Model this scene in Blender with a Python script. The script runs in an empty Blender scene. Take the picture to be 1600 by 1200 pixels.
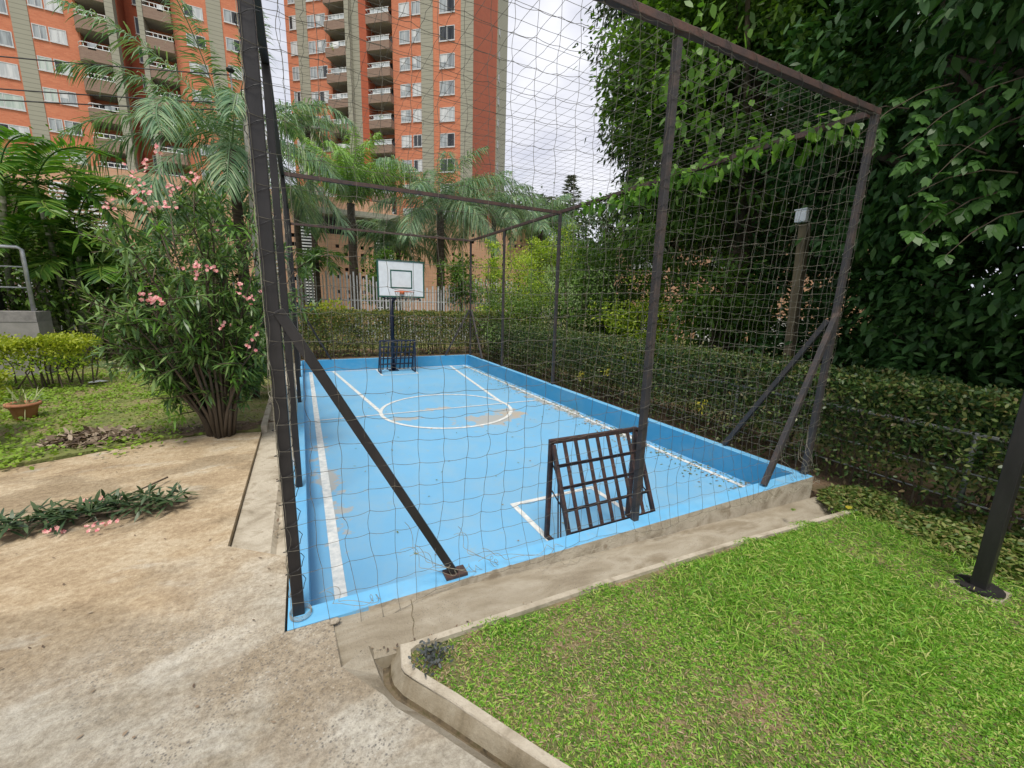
import bpy, math, random
import numpy as np
from mathutils import Vector, Matrix
random.seed(7); rng = np.random.default_rng(11)
sc = bpy.context.scene
R = math.radians

# ---------------------------------------------------------------- camera
F, PIT, ROL, YAW = 642.525, 0.2003, 0.0285, 0.4722
CAM = np.array([0.1622, -2.0348, 1.6])
_w = np.array([math.sin(YAW)*math.cos(PIT), math.cos(YAW)*math.cos(PIT), -math.sin(PIT)])
_r0 = np.array([math.cos(YAW), -math.sin(YAW), 0.]); _u0 = np.cross(_r0, _w)
_r = _r0*math.cos(ROL)+_u0*math.sin(ROL); _u = -_r0*math.sin(ROL)+_u0*math.cos(ROL)
cd = bpy.data.cameras.new('camera'); cam = bpy.data.objects.new('camera', cd); sc.collection.objects.link(cam)
cam.matrix_world = Matrix(((_r[0], _u[0], -_w[0], CAM[0]), (_r[1], _u[1], -_w[1], CAM[1]), (_r[2], _u[2], -_w[2], CAM[2]), (0, 0, 0, 1)))
cd.sensor_width = 36; cd.lens = 36*F/1600; cd.clip_start = .05; cd.clip_end = 2000
sc.camera = cam
def ray(x, y): return _w+_r*(x-800)/F-_u*(y-600)/F
def ZR(x, y, z):             # point seen at photo pixel on a level plane
    d = ray(x, y); p = CAM+d*((z-CAM[2])/d[2]); return (float(p[0]), float(p[1]))
def AR(x, y, rg):            # point seen at photo pixel, at a horizontal distance
    d = ray(x, y); return CAM+d*rg/math.hypot(d[0], d[1])

# ---------------------------------------------------------------- world and sun
SUN_EL, SUN_AZ = 66, 202     # azimuth measured from +Y towards +X
wd = bpy.data.worlds.new("World"); sc.world = wd; wd.use_nodes = True
nt = wd.node_tree; N = nt.nodes; L = nt.links
bg = N['Background']; bg.inputs[1].default_value = 0.085
sky = N.new('ShaderNodeTexSky'); sky.sky_type = 'NISHITA'; sky.sun_disc = False
sky.sun_elevation = R(SUN_EL); sky.sun_rotation = R(SUN_AZ)
tc = N.new('ShaderNodeTexCoord'); mp = N.new('ShaderNodeMapping'); mp.inputs['Scale'].default_value = (1, 1, 2.2)
ns = N.new('ShaderNodeTexNoise'); ns.inputs['Scale'].default_value = 3.1; ns.inputs['Detail'].default_value = 8; ns.inputs['Roughness'].default_value = .55
cr = N.new('ShaderNodeValToRGB')
cr.color_ramp.elements[0].position = .32; cr.color_ramp.elements[0].color = (.62, .62, .62, 1)
cr.color_ramp.elements[1].position = .5; cr.color_ramp.elements[1].color = (1, 1, 1, 1)
ns2 = N.new('ShaderNodeTexNoise'); ns2.inputs['Scale'].default_value = 5.5; ns2.inputs['Detail'].default_value = 6
cr2 = N.new('ShaderNodeValToRGB')
cr2.color_ramp.elements[0].position = .35; cr2.color_ramp.elements[0].color = (7.2, 7.4, 8.5, 1)
cr2.color_ramp.elements[1].position = .65; cr2.color_ramp.elements[1].color = (9.8, 9.9, 10.5, 1)
mx = N.new('ShaderNodeMix'); mx.data_type = 'RGBA'
L.new(tc.outputs['Generated'], mp.inputs[0]); L.new(mp.outputs[0], ns.inputs[0]); L.new(mp.outputs[0], ns2.inputs[0])
L.new(ns.outputs[0], cr.inputs[0]); L.new(ns2.outputs[0], cr2.inputs[0])
L.new(cr.outputs[0], mx.inputs[0]); L.new(sky.outputs[0], mx.inputs[6]); L.new(cr2.outputs[0], mx.inputs[7])
L.new(mx.outputs[2], bg.inputs[0])
sl = bpy.data.lights.new('sun', 'SUN'); sl.energy = 3.0; sl.angle = R(18); sl.color = (1, .94, .84)
so = bpy.data.objects.new('sun', sl); sc.collection.objects.link(so)
sd = Vector((math.sin(R(SUN_AZ))*math.cos(R(SUN_EL)), math.cos(R(SUN_AZ))*math.cos(R(SUN_EL)), math.sin(R(SUN_EL))))
so.rotation_euler = sd.to_track_quat('Z', 'Y').to_euler(); so.location = sd*50
sc.view_settings.view_transform = 'Standard'; sc.view_settings.look = 'None'; sc.view_settings.gamma = 1
sc.view_settings.exposure = 0.28
sc.cycles.max_bounces = 6; sc.cycles.diffuse_bounces = 3; sc.cycles.transmission_bounces = 3; sc.cycles.transparent_max_bounces = 6

# ---------------------------------------------------------------- materials
def newmat(name):
    m = bpy.data.materials.new(name); m.use_nodes = True
    return m, m.node_tree, m.node_tree.nodes['Principled BSDF']
def ramp(t, stops):
    c = t.nodes.new('ShaderNodeValToRGB'); e = c.color_ramp.elements
    while len(e) < len(stops): e.new(.5)
    for k, (p, col) in enumerate(stops): e[k].position = p; e[k].color = (*col, 1)
    return c
def noise(t, scale, detail=6, rough=.55, vec=None, dist=0):
    n = t.nodes.new('ShaderNodeTexNoise'); n.inputs['Scale'].default_value = scale; n.inputs['Detail'].default_value = detail
    n.inputs['Roughness'].default_value = rough; n.inputs['Distortion'].default_value = dist
    if vec is not None: t.links.new(vec, n.inputs['Vector'])
    return n
def coord(t, kind='Object', scale=None):
    c = t.nodes.new('ShaderNodeTexCoord').outputs[kind]
    if scale:
        m = t.nodes.new('ShaderNodeMapping'); m.inputs['Scale'].default_value = scale; t.links.new(c, m.inputs[0]); c = m.outputs[0]
    return c
def mixc(t, fac, a, b, mode='MIX'):
    m = t.nodes.new('ShaderNodeMix'); m.data_type = 'RGBA'; m.blend_type = mode
    for s, v in ((0, fac), (6, a), (7, b)):
        if isinstance(v, bpy.types.NodeSocket): t.links.new(v, m.inputs[s])
        elif s == 0: m.inputs[0].default_value = v
        else: m.inputs[s].default_value = (*v, 1)
    return m.outputs[2]
def bump(t, b, h, strength=.3, dist=.01):
    n = t.nodes.new('ShaderNodeBump'); n.inputs['Strength'].default_value = strength; n.inputs['Distance'].default_value = dist
    t.links.new(h, n.inputs['Height']); t.links.new(n.outputs[0], b.inputs['Normal'])
def mottled(name, c1, c2, scale=5, rough=.8, bs=.2, bd=.004, metal=0, c3=None, fine=60, sx=None):
    m, t, b = newmat(name); v = coord(t, 'Object', sx)
    n = noise(t, scale, 8, .6, v)
    st = [(.35, c1), (.65, c2)] if c3 is None else [(.34, c1), (.5, c2), (.62, c3)]
    c = ramp(t, st); t.links.new(n.outputs[0], c.inputs[0]); t.links.new(c.outputs[0], b.inputs['Base Color'])
    n2 = noise(t, fine, 4, .6, v); bump(t, b, n2.outputs[0], bs, bd)
    b.inputs['Roughness'].default_value = rough; b.inputs['Metallic'].default_value = metal
    return m
def leafmat(name, cols, trans=.3, rough=.45):
    m, t, b = newmat(name); g = t.nodes.new('ShaderNodeNewGeometry')
    c = ramp(t, [(k/(len(cols)-1) if len(cols) > 1 else 0, x) for k, x in enumerate(cols)])
    t.links.new(g.outputs['Random Per Island'], c.inputs[0]); t.links.new(c.outputs[0], b.inputs['Base Color'])
    b.inputs['Roughness'].default_value = rough; b.inputs['Specular IOR Level'].default_value = .35
    tr = t.nodes.new('ShaderNodeBsdfTranslucent'); t.links.new(mixc(t, 1, c.outputs[0], (1.25, 1.35, .6), 'MULTIPLY'), tr.inputs[0])
    ms = t.nodes.new('ShaderNodeMixShader'); ms.inputs[0].default_value = trans
    t.links.new(b.outputs[0], ms.inputs[1]); t.links.new(tr.outputs[0], ms.inputs[2])
    t.links.new(ms.outputs[0], t.nodes['Material Output'].inputs[0])
    return m
def plain(name, col, rough=.5, metal=0, var=.15):
    return mottled(name, tuple(c*(1-var) for c in col), tuple(c*(1+var) for c in col), 9, rough, .08, .002, metal)

M = {}
# painted court
def court_mat(name, base, dark, dirt_amt=1):
    m, t, b = newmat(name); v = coord(t)
    n = noise(t, 1.3, 5, .6, v); c = mixc(t, n.outputs[0], base, tuple(x*1.13 for x in base))
    n2 = noise(t, 4.5, 12, .72, v); r2 = ramp(t, [(.6, (0, 0, 0)), (.64, (1, 1, 1))]); t.links.new(n2.outputs[0], r2.inputs[0])
    c = mixc(t, mulv(t, r2.outputs[0], .4*dirt_amt), c, dark)
    nd = noise(t, 2.7, 12, .68, coord(t, 'Object', (1, .6, 1)), .3); rd = ramp(t, [(.45, (0, 0, 0)), (.72, (1, 1, 1))]); t.links.new(nd.outputs[0], rd.inputs[0]); c = mixc(t, mulv(t, rd.outputs[0], .42*dirt_amt), c, (.3, .44, .52))
    nk = noise(t, 9, 10, .75, coord(t, 'Object', (1, 1, 1))); rk = ramp(t, [(.6, (0, 0, 0)), (.68, (1, 1, 1))]); t.links.new(nk.outputs[0], rk.inputs[0]); c = mixc(t, mulv(t, rk.outputs[0], .25*dirt_amt), c, (.3, .34, .34))
    def spot(cx, cy, rx, ry, zz, thr):
        mp_ = t.nodes.new('ShaderNodeMapping'); mp_.inputs['Location'].default_value = (-cx/rx, -cy/ry, -zz); mp_.inputs['Scale'].default_value = (1/rx, 1/ry, 1)
        t.links.new(coord(t), mp_.inputs[0])
        ln = t.nodes.new('ShaderNodeVectorMath'); ln.operation = 'LENGTH'; fl_ = t.nodes.new('ShaderNodeVectorMath'); fl_.operation = 'MULTIPLY'; t.links.new(mp_.outputs[0], fl_.inputs[0]); fl_.inputs[1].default_value = (1, 1, 0); t.links.new(fl_.outputs[0], ln.inputs[0])
        nn = noise(t, 5, 8, .65, v)
        s = t.nodes.new('ShaderNodeMath'); s.operation = 'MULTIPLY_ADD'; t.links.new(ln.outputs['Value'], s.inputs[0]); s.inputs[1].default_value = -.28; t.links.new(nn.outputs[0], s.inputs[2])
        rr = ramp(t, [(thr, (0, 0, 0)), (thr+.07, (1, 1, 1))]); t.links.new(s.outputs[0], rr.inputs[0]); return rr.outputs[0]
    if dirt_amt >= 1:
        for a in ((2.85, 3.85, .6, .4, 0, .25), (3.2, 4.1, .3, .3, 0, .25), (2.2, 4.75, .35, .12, 0, .28), (1.5, 4.3, .35, .15, 0, .31), (4.25, 4, .2, 3.5, 0, .32), (.3, 2.5, .25, 3, 0, .4), (1.2, .25, .9, .12, 0, .33), (2.3, 9.1, 1.2, .15, 0, .33)):
            c = mixc(t, mulv(t, spot(*a), .75), c, (.42, .36, .28))
    n3 = noise(t, 45, 4, .7, v); r3 = ramp(t, [(.7, (0, 0, 0)), (.74, (1, 1, 1))]); t.links.new(n3.outputs[0], r3.inputs[0])
    c = mixc(t, mulv(t, r3.outputs[0], .35), c, (.06, .12, .16))
    t.links.new(c, b.inputs['Base Color']); b.inputs['Roughness'].default_value = .62
    n4 = noise(t, 90, 4, .6, v); bump(t, b, n4.outputs[0], .25, .003)
    return m
def mulv(t, s, k):
    m = t.nodes.new('ShaderNodeMath'); m.operation = 'MULTIPLY'; t.links.new(s, m.inputs[0]); m.inputs[1].default_value = k; return m.outputs[0]
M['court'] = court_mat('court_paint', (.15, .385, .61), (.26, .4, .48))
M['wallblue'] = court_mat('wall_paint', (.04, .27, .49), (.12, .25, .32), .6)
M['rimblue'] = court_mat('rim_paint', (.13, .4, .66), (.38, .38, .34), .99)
M['line'] = mottled('line_paint', (.5, .54, .55), (.78, .78, .75), 14, .6, .2, .002)
def concrete(name, cols, scale, speck=.35, bs=.5, stain=None, stretch=None):
    m, t, b = newmat(name); v = coord(t)
    n = noise(t, scale, 9, .62, v if stretch is None else coord(t, 'Object', stretch), .4)
    c = ramp(t, cols); t.links.new(n.outputs[0], c.inputs[0]); c = c.outputs[0]
    n2 = noise(t, 14, 8, .7, v); c = mixc(t, .5, c, n2.outputs[0], 'OVERLAY') if False else mixc(t, .35, c, mixc(t, n2.outputs[0], (.3, .3, .3), (.75, .74, .72)), 'SOFT_LIGHT')
    vo = t.nodes.new('ShaderNodeTexVoronoi'); vo.inputs['Scale'].default_value = 75; t.links.new(v, vo.inputs['Vector'])
    rv = ramp(t, [(.12, (1, 1, 1)), (.22, (0, 0, 0))]); t.links.new(vo.outputs['Distance'], rv.inputs[0])
    n5 = noise(t, 2.0, 4, .6, v); r5 = ramp(t, [(.42, (0, 0, 0)), (.6, (1, 1, 1))]); t.links.new(n5.outputs[0], r5.inputs[0])
    mm = t.nodes.new('ShaderNodeMath'); mm.operation = 'MULTIPLY'; t.links.new(rv.outputs[0], mm.inputs[0]); t.links.new(r5.outputs[0], mm.inputs[1])
    c = mixc(t, mulv(t, mm.outputs[0], speck), c, (.09, .085, .085))
    if stain:
        ms_ = noise(t, 1.05, 5, .5, coord(t, 'Object', (1, 2.3, 1)), .5); rs = ramp(t, [(stain[0], (0, 0, 0)), (stain[0]+.035, (1, 1, 1))]); t.links.new(ms_.outputs[0], rs.inputs[0])
        c = mixc(t, mulv(t, rs.outputs[0], .75), c, stain[1])
    t.links.new(c, b.inputs['Base Color']); b.inputs['Roughness'].default_value = .88
    n4 = noise(t, 55, 8, .75, v); bump(t, b, n4.outputs[0], bs, .012)
    return m
def path_mat():
    m, t, b = newmat('path_concrete'); v = coord(t)
    sp = t.nodes.new('ShaderNodeSeparateXYZ'); t.links.new(v, sp.inputs[0])
    warp = noise(t, .9, 6, .6, v)
    n1 = noise(t, 2.2, 10, .65, coord(t, 'Object', (1, 1.5, 1)), .5)
    grey = ramp(t, [(.32, (0.287, 0.246, 0.192)), (.46, (0.414, 0.38, 0.33)), (.6, (0.517, 0.491, 0.45)), (.75, (0.368, 0.316, 0.252))]); t.links.new(n1.outputs[0], grey.inputs[0])
    sand = ramp(t, [(.3, (0.322, 0.234, 0.15)), (.47, (0.437, 0.333, 0.222)), (.6, (0.517, 0.421, 0.306)), (.72, (0.38, 0.281, 0.18))]); t.links.new(n1.outputs[0], sand.inputs[0])
    a1 = t.nodes.new('ShaderNodeMath'); a1.operation = 'MULTIPLY_ADD'; t.links.new(warp.outputs[0], a1.inputs[0]); a1.inputs[1].default_value = 3.2; t.links.new(sp.outputs[1], a1.inputs[2])
    rs = ramp(t, [(.33, (0, 0, 0)), (.62, (1, 1, 1))]); dv = mulv(t, a1.outputs[0], .25); t.links.new(dv, rs.inputs[0])
    c = mixc(t, rs.outputs[0], grey.outputs[0], sand.outputs[0])
    # brown damp dirt patches with soft ragged borders
    st = noise(t, 1.15, 7, .55, coord(t, 'Object', (.85, 1.35, 1)), .2); rr = ramp(t, [(.5, (0, 0, 0)), (.56, (1, 1, 1))]); t.links.new(st.outputs[0], rr.inputs[0])
    c = mixc(t, mulv(t, rr.outputs[0], .6), c, (.25, .19, .125))
    pl = noise(t, 2.6, 6, .6, coord(t, 'Object', (.8, 1.6, 1)), .2); rp_ = ramp(t, [(.58, (0, 0, 0)), (.68, (1, 1, 1))]); t.links.new(pl.outputs[0], rp_.inputs[0])
    c = mixc(t, mulv(t, rp_.outputs[0], .45), c, (.53, .5, .45))
    n2 = noise(t, 28, 10, .85, v); rn2 = ramp(t, [(.36, (.1, .1, .1)), (.64, (.88, .88, .86))]); t.links.new(n2.outputs[0], rn2.inputs[0]); c = mixc(t, .8, c, rn2.outputs[0], 'SOFT_LIGHT')
    # exposed aggregate: dark and pale pebbles where the grey shows
    for sc_, col, th_, k in ((55, (.07, .07, .08), .24, .8), (90, (.11, .1, .09), .26, .7), (42, (.6, .58, .54), .17, .55), (30, (.1, .1, .11), .12, .75)):
        vo = t.nodes.new('ShaderNodeTexVoronoi'); vo.inputs['Scale'].default_value = sc_; t.links.new(v, vo.inputs['Vector'])
        rv = ramp(t, [(th_*.6, (1, 1, 1)), (th_*1.4, (0, 0, 0))]); t.links.new(vo.outputs['Distance'], rv.inputs[0])
        gm = noise(t, 1.7, 6, .65, v); rg_ = ramp(t, [(.44, (0, 0, 0)), (.56, (1, 1, 1))]); t.links.new(gm.outputs[0], rg_.inputs[0])
        inv = t.nodes.new('ShaderNodeMath'); inv.operation = 'SUBTRACT'; inv.inputs[0].default_value = 1.0; t.links.new(rs.outputs[0], inv.inputs[1])
        q1 = t.nodes.new('ShaderNodeMath'); q1.operation = 'MULTIPLY'; t.links.new(rv.outputs[0], q1.inputs[0]); t.links.new(rg_.outputs[0], q1.inputs[1])
        q2 = t.nodes.new('ShaderNodeMath'); q2.operation = 'MULTIPLY'; t.links.new(q1.outputs[0], q2.inputs[0]); t.links.new(inv.outputs[0], q2.inputs[1])
        c = mixc(t, mulv(t, q2.outputs[0], k), c, col)
    c = mixc(t, 1., c, (.93, .93, .885), 'MULTIPLY')
    # hairline cracks
    wv = noise(t, 3, 4, .6, v); vm = t.nodes.new('ShaderNodeVectorMath'); vm.operation = 'MULTIPLY_ADD'; t.links.new(wv.outputs[1], vm.inputs[0]); vm.inputs[1].default_value = (.5, .5, .5); t.links.new(v, vm.inputs[2])
    vc = t.nodes.new('ShaderNodeTexVoronoi'); vc.feature = 'DISTANCE_TO_EDGE'; vc.inputs['Scale'].default_value = .75; t.links.new(vm.outputs[0], vc.inputs['Vector'])
    rc = ramp(t, [(.0, (1, 1, 1)), (.004, (0, 0, 0))]); t.links.new(vc.outputs['Distance'], rc.inputs[0]); c = mixc(t, mulv(t, rc.outputs[0], .2), c, (.1, .08, .06))
    t.links.new(c, b.inputs['Base Color']); b.inputs['Roughness'].default_value = .9
    n4 = noise(t, 60, 9, .75, v); bump(t, b, n4.outputs[0], .8, .012); return m
M['path'] = path_mat(); M['slab'] = M['path']
M['kerb'] = concrete('kerb_concrete', [(.3, (.22, .185, .13)), (.45, (.4, .35, .27)), (.58, (.5, .45, .36)), (.68, (.3, .25, .18))], 5, .3, .8)
M['drain'] = concrete('drain_concrete', [(.3, (.2, .165, .115)), (.45, (.29, .25, .185)), (.58, (.37, .33, .26)), (.7, (.24, .2, .14))], 4, .6, .9, None, (.5, 1.6, 1))
M['greywall'] = concrete('grey_render', [(.3, (.2, .195, .18)), (.6, (.26, .25, .235))], 4, 0, .2)
M['greycap'] = concrete('grey_cap', [(.3, (.14, .135, .13)), (.6, (.24, .23, .22))], 8, 0, .3)
M['soil'] = mottled('soil', (.07, .045, .025), (.17, .11, .065), 3, .95, .8, .03, 0, (.1, .08, .04), 30)
M['turf'] = mottled('turf', (.1, .13, .03), (.19, .2, .06), 2.2, .95, .8, .02, 0, (.24, .18, .1), 50)
M['lawnsoil'] = mottled('lawn_soil', (.09, .13, .03), (.13, .15, .05), 3, .95, .9, .02, 0, (.27, .19, .12), 60)
M['char'] = mottled('charcoal_steel', (.016, .015, .016), (.034, .031, .032), 7, .42, .35, .003, .2, None, 70, (1, 1, .25))
def rusty(name, dark, rust, lo=.5):
    m, t, b = newmat(name); v = coord(t)
    n = noise(t, 7, 12, .78, v, .4); c = ramp(t, [(lo-.12, dark), (lo+.04, tuple(x*.5+y*.5 for x, y in zip(dark, rust))), (lo+.16, rust), (lo+.28, tuple(x*.55 for x in rust))]); t.links.new(n.outputs[0], c.inputs[0])
    n3 = noise(t, 60, 6, .8, v); cc = mixc(t, .6, c.outputs[0], mixc(t, n3.outputs[0], (.2, .2, .2), (.8, .8, .8)), 'SOFT_LIGHT')
    t.links.new(cc, b.inputs['Base Color']); b.inputs['Roughness'].default_value = .65
    n2 = noise(t, 70, 5, .7, v); bump(t, b, n2.outputs[0], .6, .004); return m
M['rust'] = rusty('rusty_rail', (.04, .03, .03), (.115, .055, .04), .5)
M['worn'] = rusty('worn_post', (.036, .034, .036), (.12, .075, .055), .6)
M['goal'] = rusty('goal_steel', (.02, .014, .016), (.13, .055, .035), .55)
M['goalfar'] = rusty('goal_steel_far', (.012, .02, .045), (.05, .05, .07), .55)
M['hoopblue'] = plain('navy_steel', (.006, .012, .035), .4)
M['galv'] = mottled('galvanised', (.3, .32, .34), (.48, .5, .52), 12, .45, .1, .001, .5)
M['picket'] = plain('picket_paint', (.52, .54, .57), .6)
M['galvdark'] = mottled('galvanised_old', (.16, .17, .17), (.3, .32, .32), 12, .5, .1, .001, .4)
M['white'] = plain('white_paint', (.74, .76, .78), .5, 0, .05)
M['green'] = plain('green_paint', (.015, .085, .06), .5)
M['orange'] = plain('orange_ring', (.6, .12, .03), .45)
M['rope'] = mottled('rope', (.24, .22, .16), (.38, .35, .27), 30, .9, 0, .001)
M['ropedark'] = mottled('rope_dark', (.07, .066, .055), (.19, .175, .14), 20, .9, 0, .001)
M['wood'] = mottled('weathered_wood', (.09, .075, .045), (.19, .15, .09), 6, .9, .5, .006, 0, None, 40, (1, 1, .15))
M['polecon'] = mottled('pole_concrete', (.28, .27, .25), (.42, .41, .38), 7, .9, .5, .006, 0, (.33, .3, .26), 40, (1, 1, .2))
M['black'] = plain('black', (.01, .01, .011), .5)
M['cable'] = plain('cable', (.02, .02, .022), .6)
M['terra'] = mottled('terracotta', (.32, .12, .06), (.42, .2, .11), 7, .8, .2)
M['bark'] = mottled('bark', (.05, .038, .025), (.13, .1, .07), 8, .95, .8, .012, 0, None, 40, (1, 1, .3))
M['palmbark'] = mottled('palm_bark', (.11, .1, .085), (.26, .24, .2), 5, .9, .6, .01, 0, None, 20, (.6, .6, 4))
M['darkpalm'] = mottled('dark_palm_bark', (.03, .022, .016), (.09, .065, .045), 5, .9, .8, .02, 0, None, 20, (.6, .6, 4))
M['arecabark'] = mottled('areca_bark', (.07, .085, .04), (.17, .18, .11), 3, .8, .4, .006, 0, (.3, .29, .24), 20, (.4, .4, 4))
def brick(name, c1, c2, mortar, sc_=1.0, rot=None):
    m, t, b = newmat(name)
    v = coord(t)
    # fold x and y so that the courses run round every side of the block
    sp = t.nodes.new('ShaderNodeSeparateXYZ'); t.links.new(v, sp.inputs[0]); ad = t.nodes.new('ShaderNodeMath'); ad.operation = 'ADD'
    t.links.new(sp.outputs[0], ad.inputs[0]); t.links.new(sp.outputs[1], ad.inputs[1])
    cb = t.nodes.new('ShaderNodeCombineXYZ'); t.links.new(ad.outputs[0], cb.inputs[0]); t.links.new(sp.outputs[2], cb.inputs[1])
    bt = t.nodes.new('ShaderNodeTexBrick'); bt.inputs['Scale'].default_value = 1/sc_
    bt.inputs['Brick Width'].default_value = .33; bt.inputs['Row Height'].default_value = .1; bt.inputs['Mortar Size'].default_value = .009
    bt.inputs['Color1'].default_value = (*c1, 1); bt.inputs['Color2'].default_value = (*c2, 1); bt.inputs['Mortar'].default_value = (*mortar, 1)
    t.links.new(cb.outputs[0], bt.inputs['Vector'])
    n = noise(t, .5, 8, .7, v); c = mixc(t, .55, bt.outputs[0], mixc(t, n.outputs[0], (.28, .28, .28), (.72, .72, .72)), 'SOFT_LIGHT')
    n2 = noise(t, 1.0, 6, .7, coord(t, 'Object', (1, 1, 7))); c = mixc(t, .5, c, mixc(t, n2.outputs[0], (.35, .35, .35), (.68, .68, .68)), 'SOFT_LIGHT')
    t.links.new(c, b.inputs['Base Color']); b.inputs['Roughness'].default_value = .9
    return m
M['brick'] = brick('orange_brick', (.57, .2, .105), (.49, .155, .08), (.44, .2, .12))
M['brickshade'] = brick('shaded_brick', (.40, .09, .04), (.34, .075, .035), (.33, .11, .06))  # orange brick darkened to red: shade painted into side and recess walls
M['brickbrown'] = brick('brown_brick', (.24, .165, .125), (.2, .13, .1), (.25, .19, .15))
M['peach'] = brick('peach_brick', (.60, .35, .22), (.52, .29, .18), (.5, .34, .24))
def banded(name, c):
    m, t, b = newmat(name); v = coord(t); sp = t.nodes.new('ShaderNodeSeparateXYZ'); t.links.new(v, sp.inputs[0])
    mo = t.nodes.new('ShaderNodeMath'); mo.operation = 'PINGPONG'; mo.inputs[1].default_value = .2; t.links.new(sp.outputs[2], mo.inputs[0])
    rr = ramp(t, [(.0, tuple(x*.62 for x in c)), (.022, tuple(x*.72 for x in c)), (.035, c)]); t.links.new(mo.outputs[0], rr.inputs[0])
    n = noise(t, .4, 6, .6, v); cc = mixc(t, .4, rr.outputs[0], mixc(t, n.outputs[0], (.35, .35, .35), (.65, .65, .65)), 'SOFT_LIGHT')
    t.links.new(cc, b.inputs['Base Color']); b.inputs['Roughness'].default_value = .9; return m
M['sage'] = banded('sage_render', (.31, .305, .245))
M['slabgrey'] = plain('slab_grey', (.3, .29, .27), .9)
M['frame'] = plain('window_frame', (.5, .51, .52), .5)
def panemat(name, c, c2, rough=.15):
    m, t, b = newmat(name); v = coord(t, 'Object', (1, 1, .1)); n = noise(t, 4, 2, .5, v); r_ = ramp(t, [(.4, c), (.6, c2)]); t.links.new(n.outputs[0], r_.inputs[0])
    t.links.new(r_.outputs[0], b.inputs['Base Color']); b.inputs['Roughness'].default_value = rough; return m
M['paneL'] = panemat('pane_white_curtain', (.42, .45, .47), (.6, .62, .63), .3)
M['paneM'] = panemat('pane_grey_curtain', (.2, .22, .24), (.36, .4, .42), .2)
M['paneG'] = panemat('pane_green_curtain', (.36, .44, .4), (.5, .56, .52), .25)
M['paneD'] = panemat('pane_dark', (.01, .012, .015), (.05, .055, .06), .08)
M['glassrail'] = panemat('balustrade_glass', (.32, .36, .38), (.5, .54, .56), .15)
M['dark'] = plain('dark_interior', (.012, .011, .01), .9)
# leaves
M['lfA'] = leafmat('leaf_dark_tree', [(0.015, 0.0375, 0.00855), (0.0312, 0.0688, 0.0129), (0.0562, 0.112, 0.0193)], .22, .38)
M['lfB'] = leafmat('leaf_big_tree', [(0.0452, 0.103, 0.0153), (0.0791, 0.167, 0.023), (0.147, 0.261, 0.0357)], .42, .42)
M['lfC'] = leafmat('leaf_near_tree', [(0.0262, 0.0792, 0.0203), (0.0437, 0.119, 0.0305), (0.0764, 0.168, 0.0422)], .25, .45)
M['lfspray'] = leafmat('leaf_lobed', [(.04, .11, .02), (.06, .15, .03), (.09, .2, .04)], .35, .42)
M['lfvine'] = leafmat('leaf_vine', [(0.0663, 0.166, 0.021), (0.111, 0.243, 0.0314), (0.177, 0.332, 0.0524)], .4, .45)
M['lfbush'] = leafmat('leaf_bush', [(0.124, 0.225, 0.0205), (0.223, 0.356, 0.0285), (0.397, 0.525, 0.0456), (0.545, 0.619, 0.0684)], .35, .5)
M['lfbushd'] = leafmat('leaf_bush_dark', [(0.0503, 0.109, 0.018), (0.0882, 0.169, 0.0241), (0.15, 0.238, 0.0361)], .3, .45)
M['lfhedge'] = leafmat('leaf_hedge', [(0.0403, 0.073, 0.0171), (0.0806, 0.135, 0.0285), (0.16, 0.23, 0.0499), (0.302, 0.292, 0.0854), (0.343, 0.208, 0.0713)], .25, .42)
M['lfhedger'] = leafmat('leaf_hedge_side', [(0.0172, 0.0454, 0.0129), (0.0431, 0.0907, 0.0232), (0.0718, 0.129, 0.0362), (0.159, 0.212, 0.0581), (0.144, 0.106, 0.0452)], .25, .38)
M['lfgold'] = leafmat('leaf_gold', [(0.186, 0.254, 0.0185), (0.316, 0.371, 0.0279), (0.417, 0.45, 0.0464)], .35, .5)
M['lfole'] = leafmat('leaf_oleander', [(0.0496, 0.11, 0.0359), (0.0827, 0.158, 0.0479), (0.132, 0.236, 0.0598), (0.215, 0.315, 0.0958)], .2, .35)
M['lfoleb'] = leafmat('leaf_oleander_young', [(0.091, 0.208, 0.037), (0.156, 0.312, 0.0494)], .3, .4)
M['lfcut'] = leafmat('leaf_cut', [(.03, .06, .03), (.05, .09, .035), (.08, .12, .05)], .15, .4)
M['lfqueen'] = leafmat('frond_queen', [(0.065, 0.15, 0.078), (0.111, 0.215, 0.111), (0.182, 0.299, 0.156), (0.273, 0.351, 0.182)], .25, .45)
M['lfqueeng'] = leafmat('frond_queen_green', [(0.124, 0.248, 0.0538), (0.194, 0.354, 0.0807), (0.301, 0.478, 0.107)], .3, .45)
M['lfareca'] = leafmat('frond_areca', [(.035, .1, .02), (.06, .16, .025), (.1, .22, .03), (.2, .3, .05)], .35, .42)
M['lfdrac'] = leafmat('leaf_striped', [(0.12, 0.168, 0.0684), (0.24, 0.288, 0.137), (0.432, 0.456, 0.251)], .2, .5)
M['lfclip'] = leafmat('leaf_clipping', [(0.0485, 0.102, 0.0174), (0.0969, 0.163, 0.0305), (0.194, 0.245, 0.061), (0.252, 0.204, 0.0872)], .25, .5)
M['lfdry'] = leafmat('leaf_dry', [(.06, .04, .03), (.16, .11, .075), (.26, .2, .14), (.38, .31, .23)], .1, .7)
M['lffall'] = leafmat('leaf_fallen', [(0.066, 0.132, 0.0313), (0.176, 0.209, 0.0418), (0.33, 0.22, 0.0522), (0.198, 0.099, 0.0418)], .15, .6)
M['lffar'] = leafmat('leaf_far', [(.06, .1, .06), (.1, .14, .08)], .2, .6)
M['grass'] = leafmat('grass', [(0.0746, 0.187, 0.0167), (0.133, 0.321, 0.0279), (0.21, 0.438, 0.0417), (0.327, 0.505, 0.0831), (0.493, 0.487, 0.179)], .35, .5)
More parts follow.
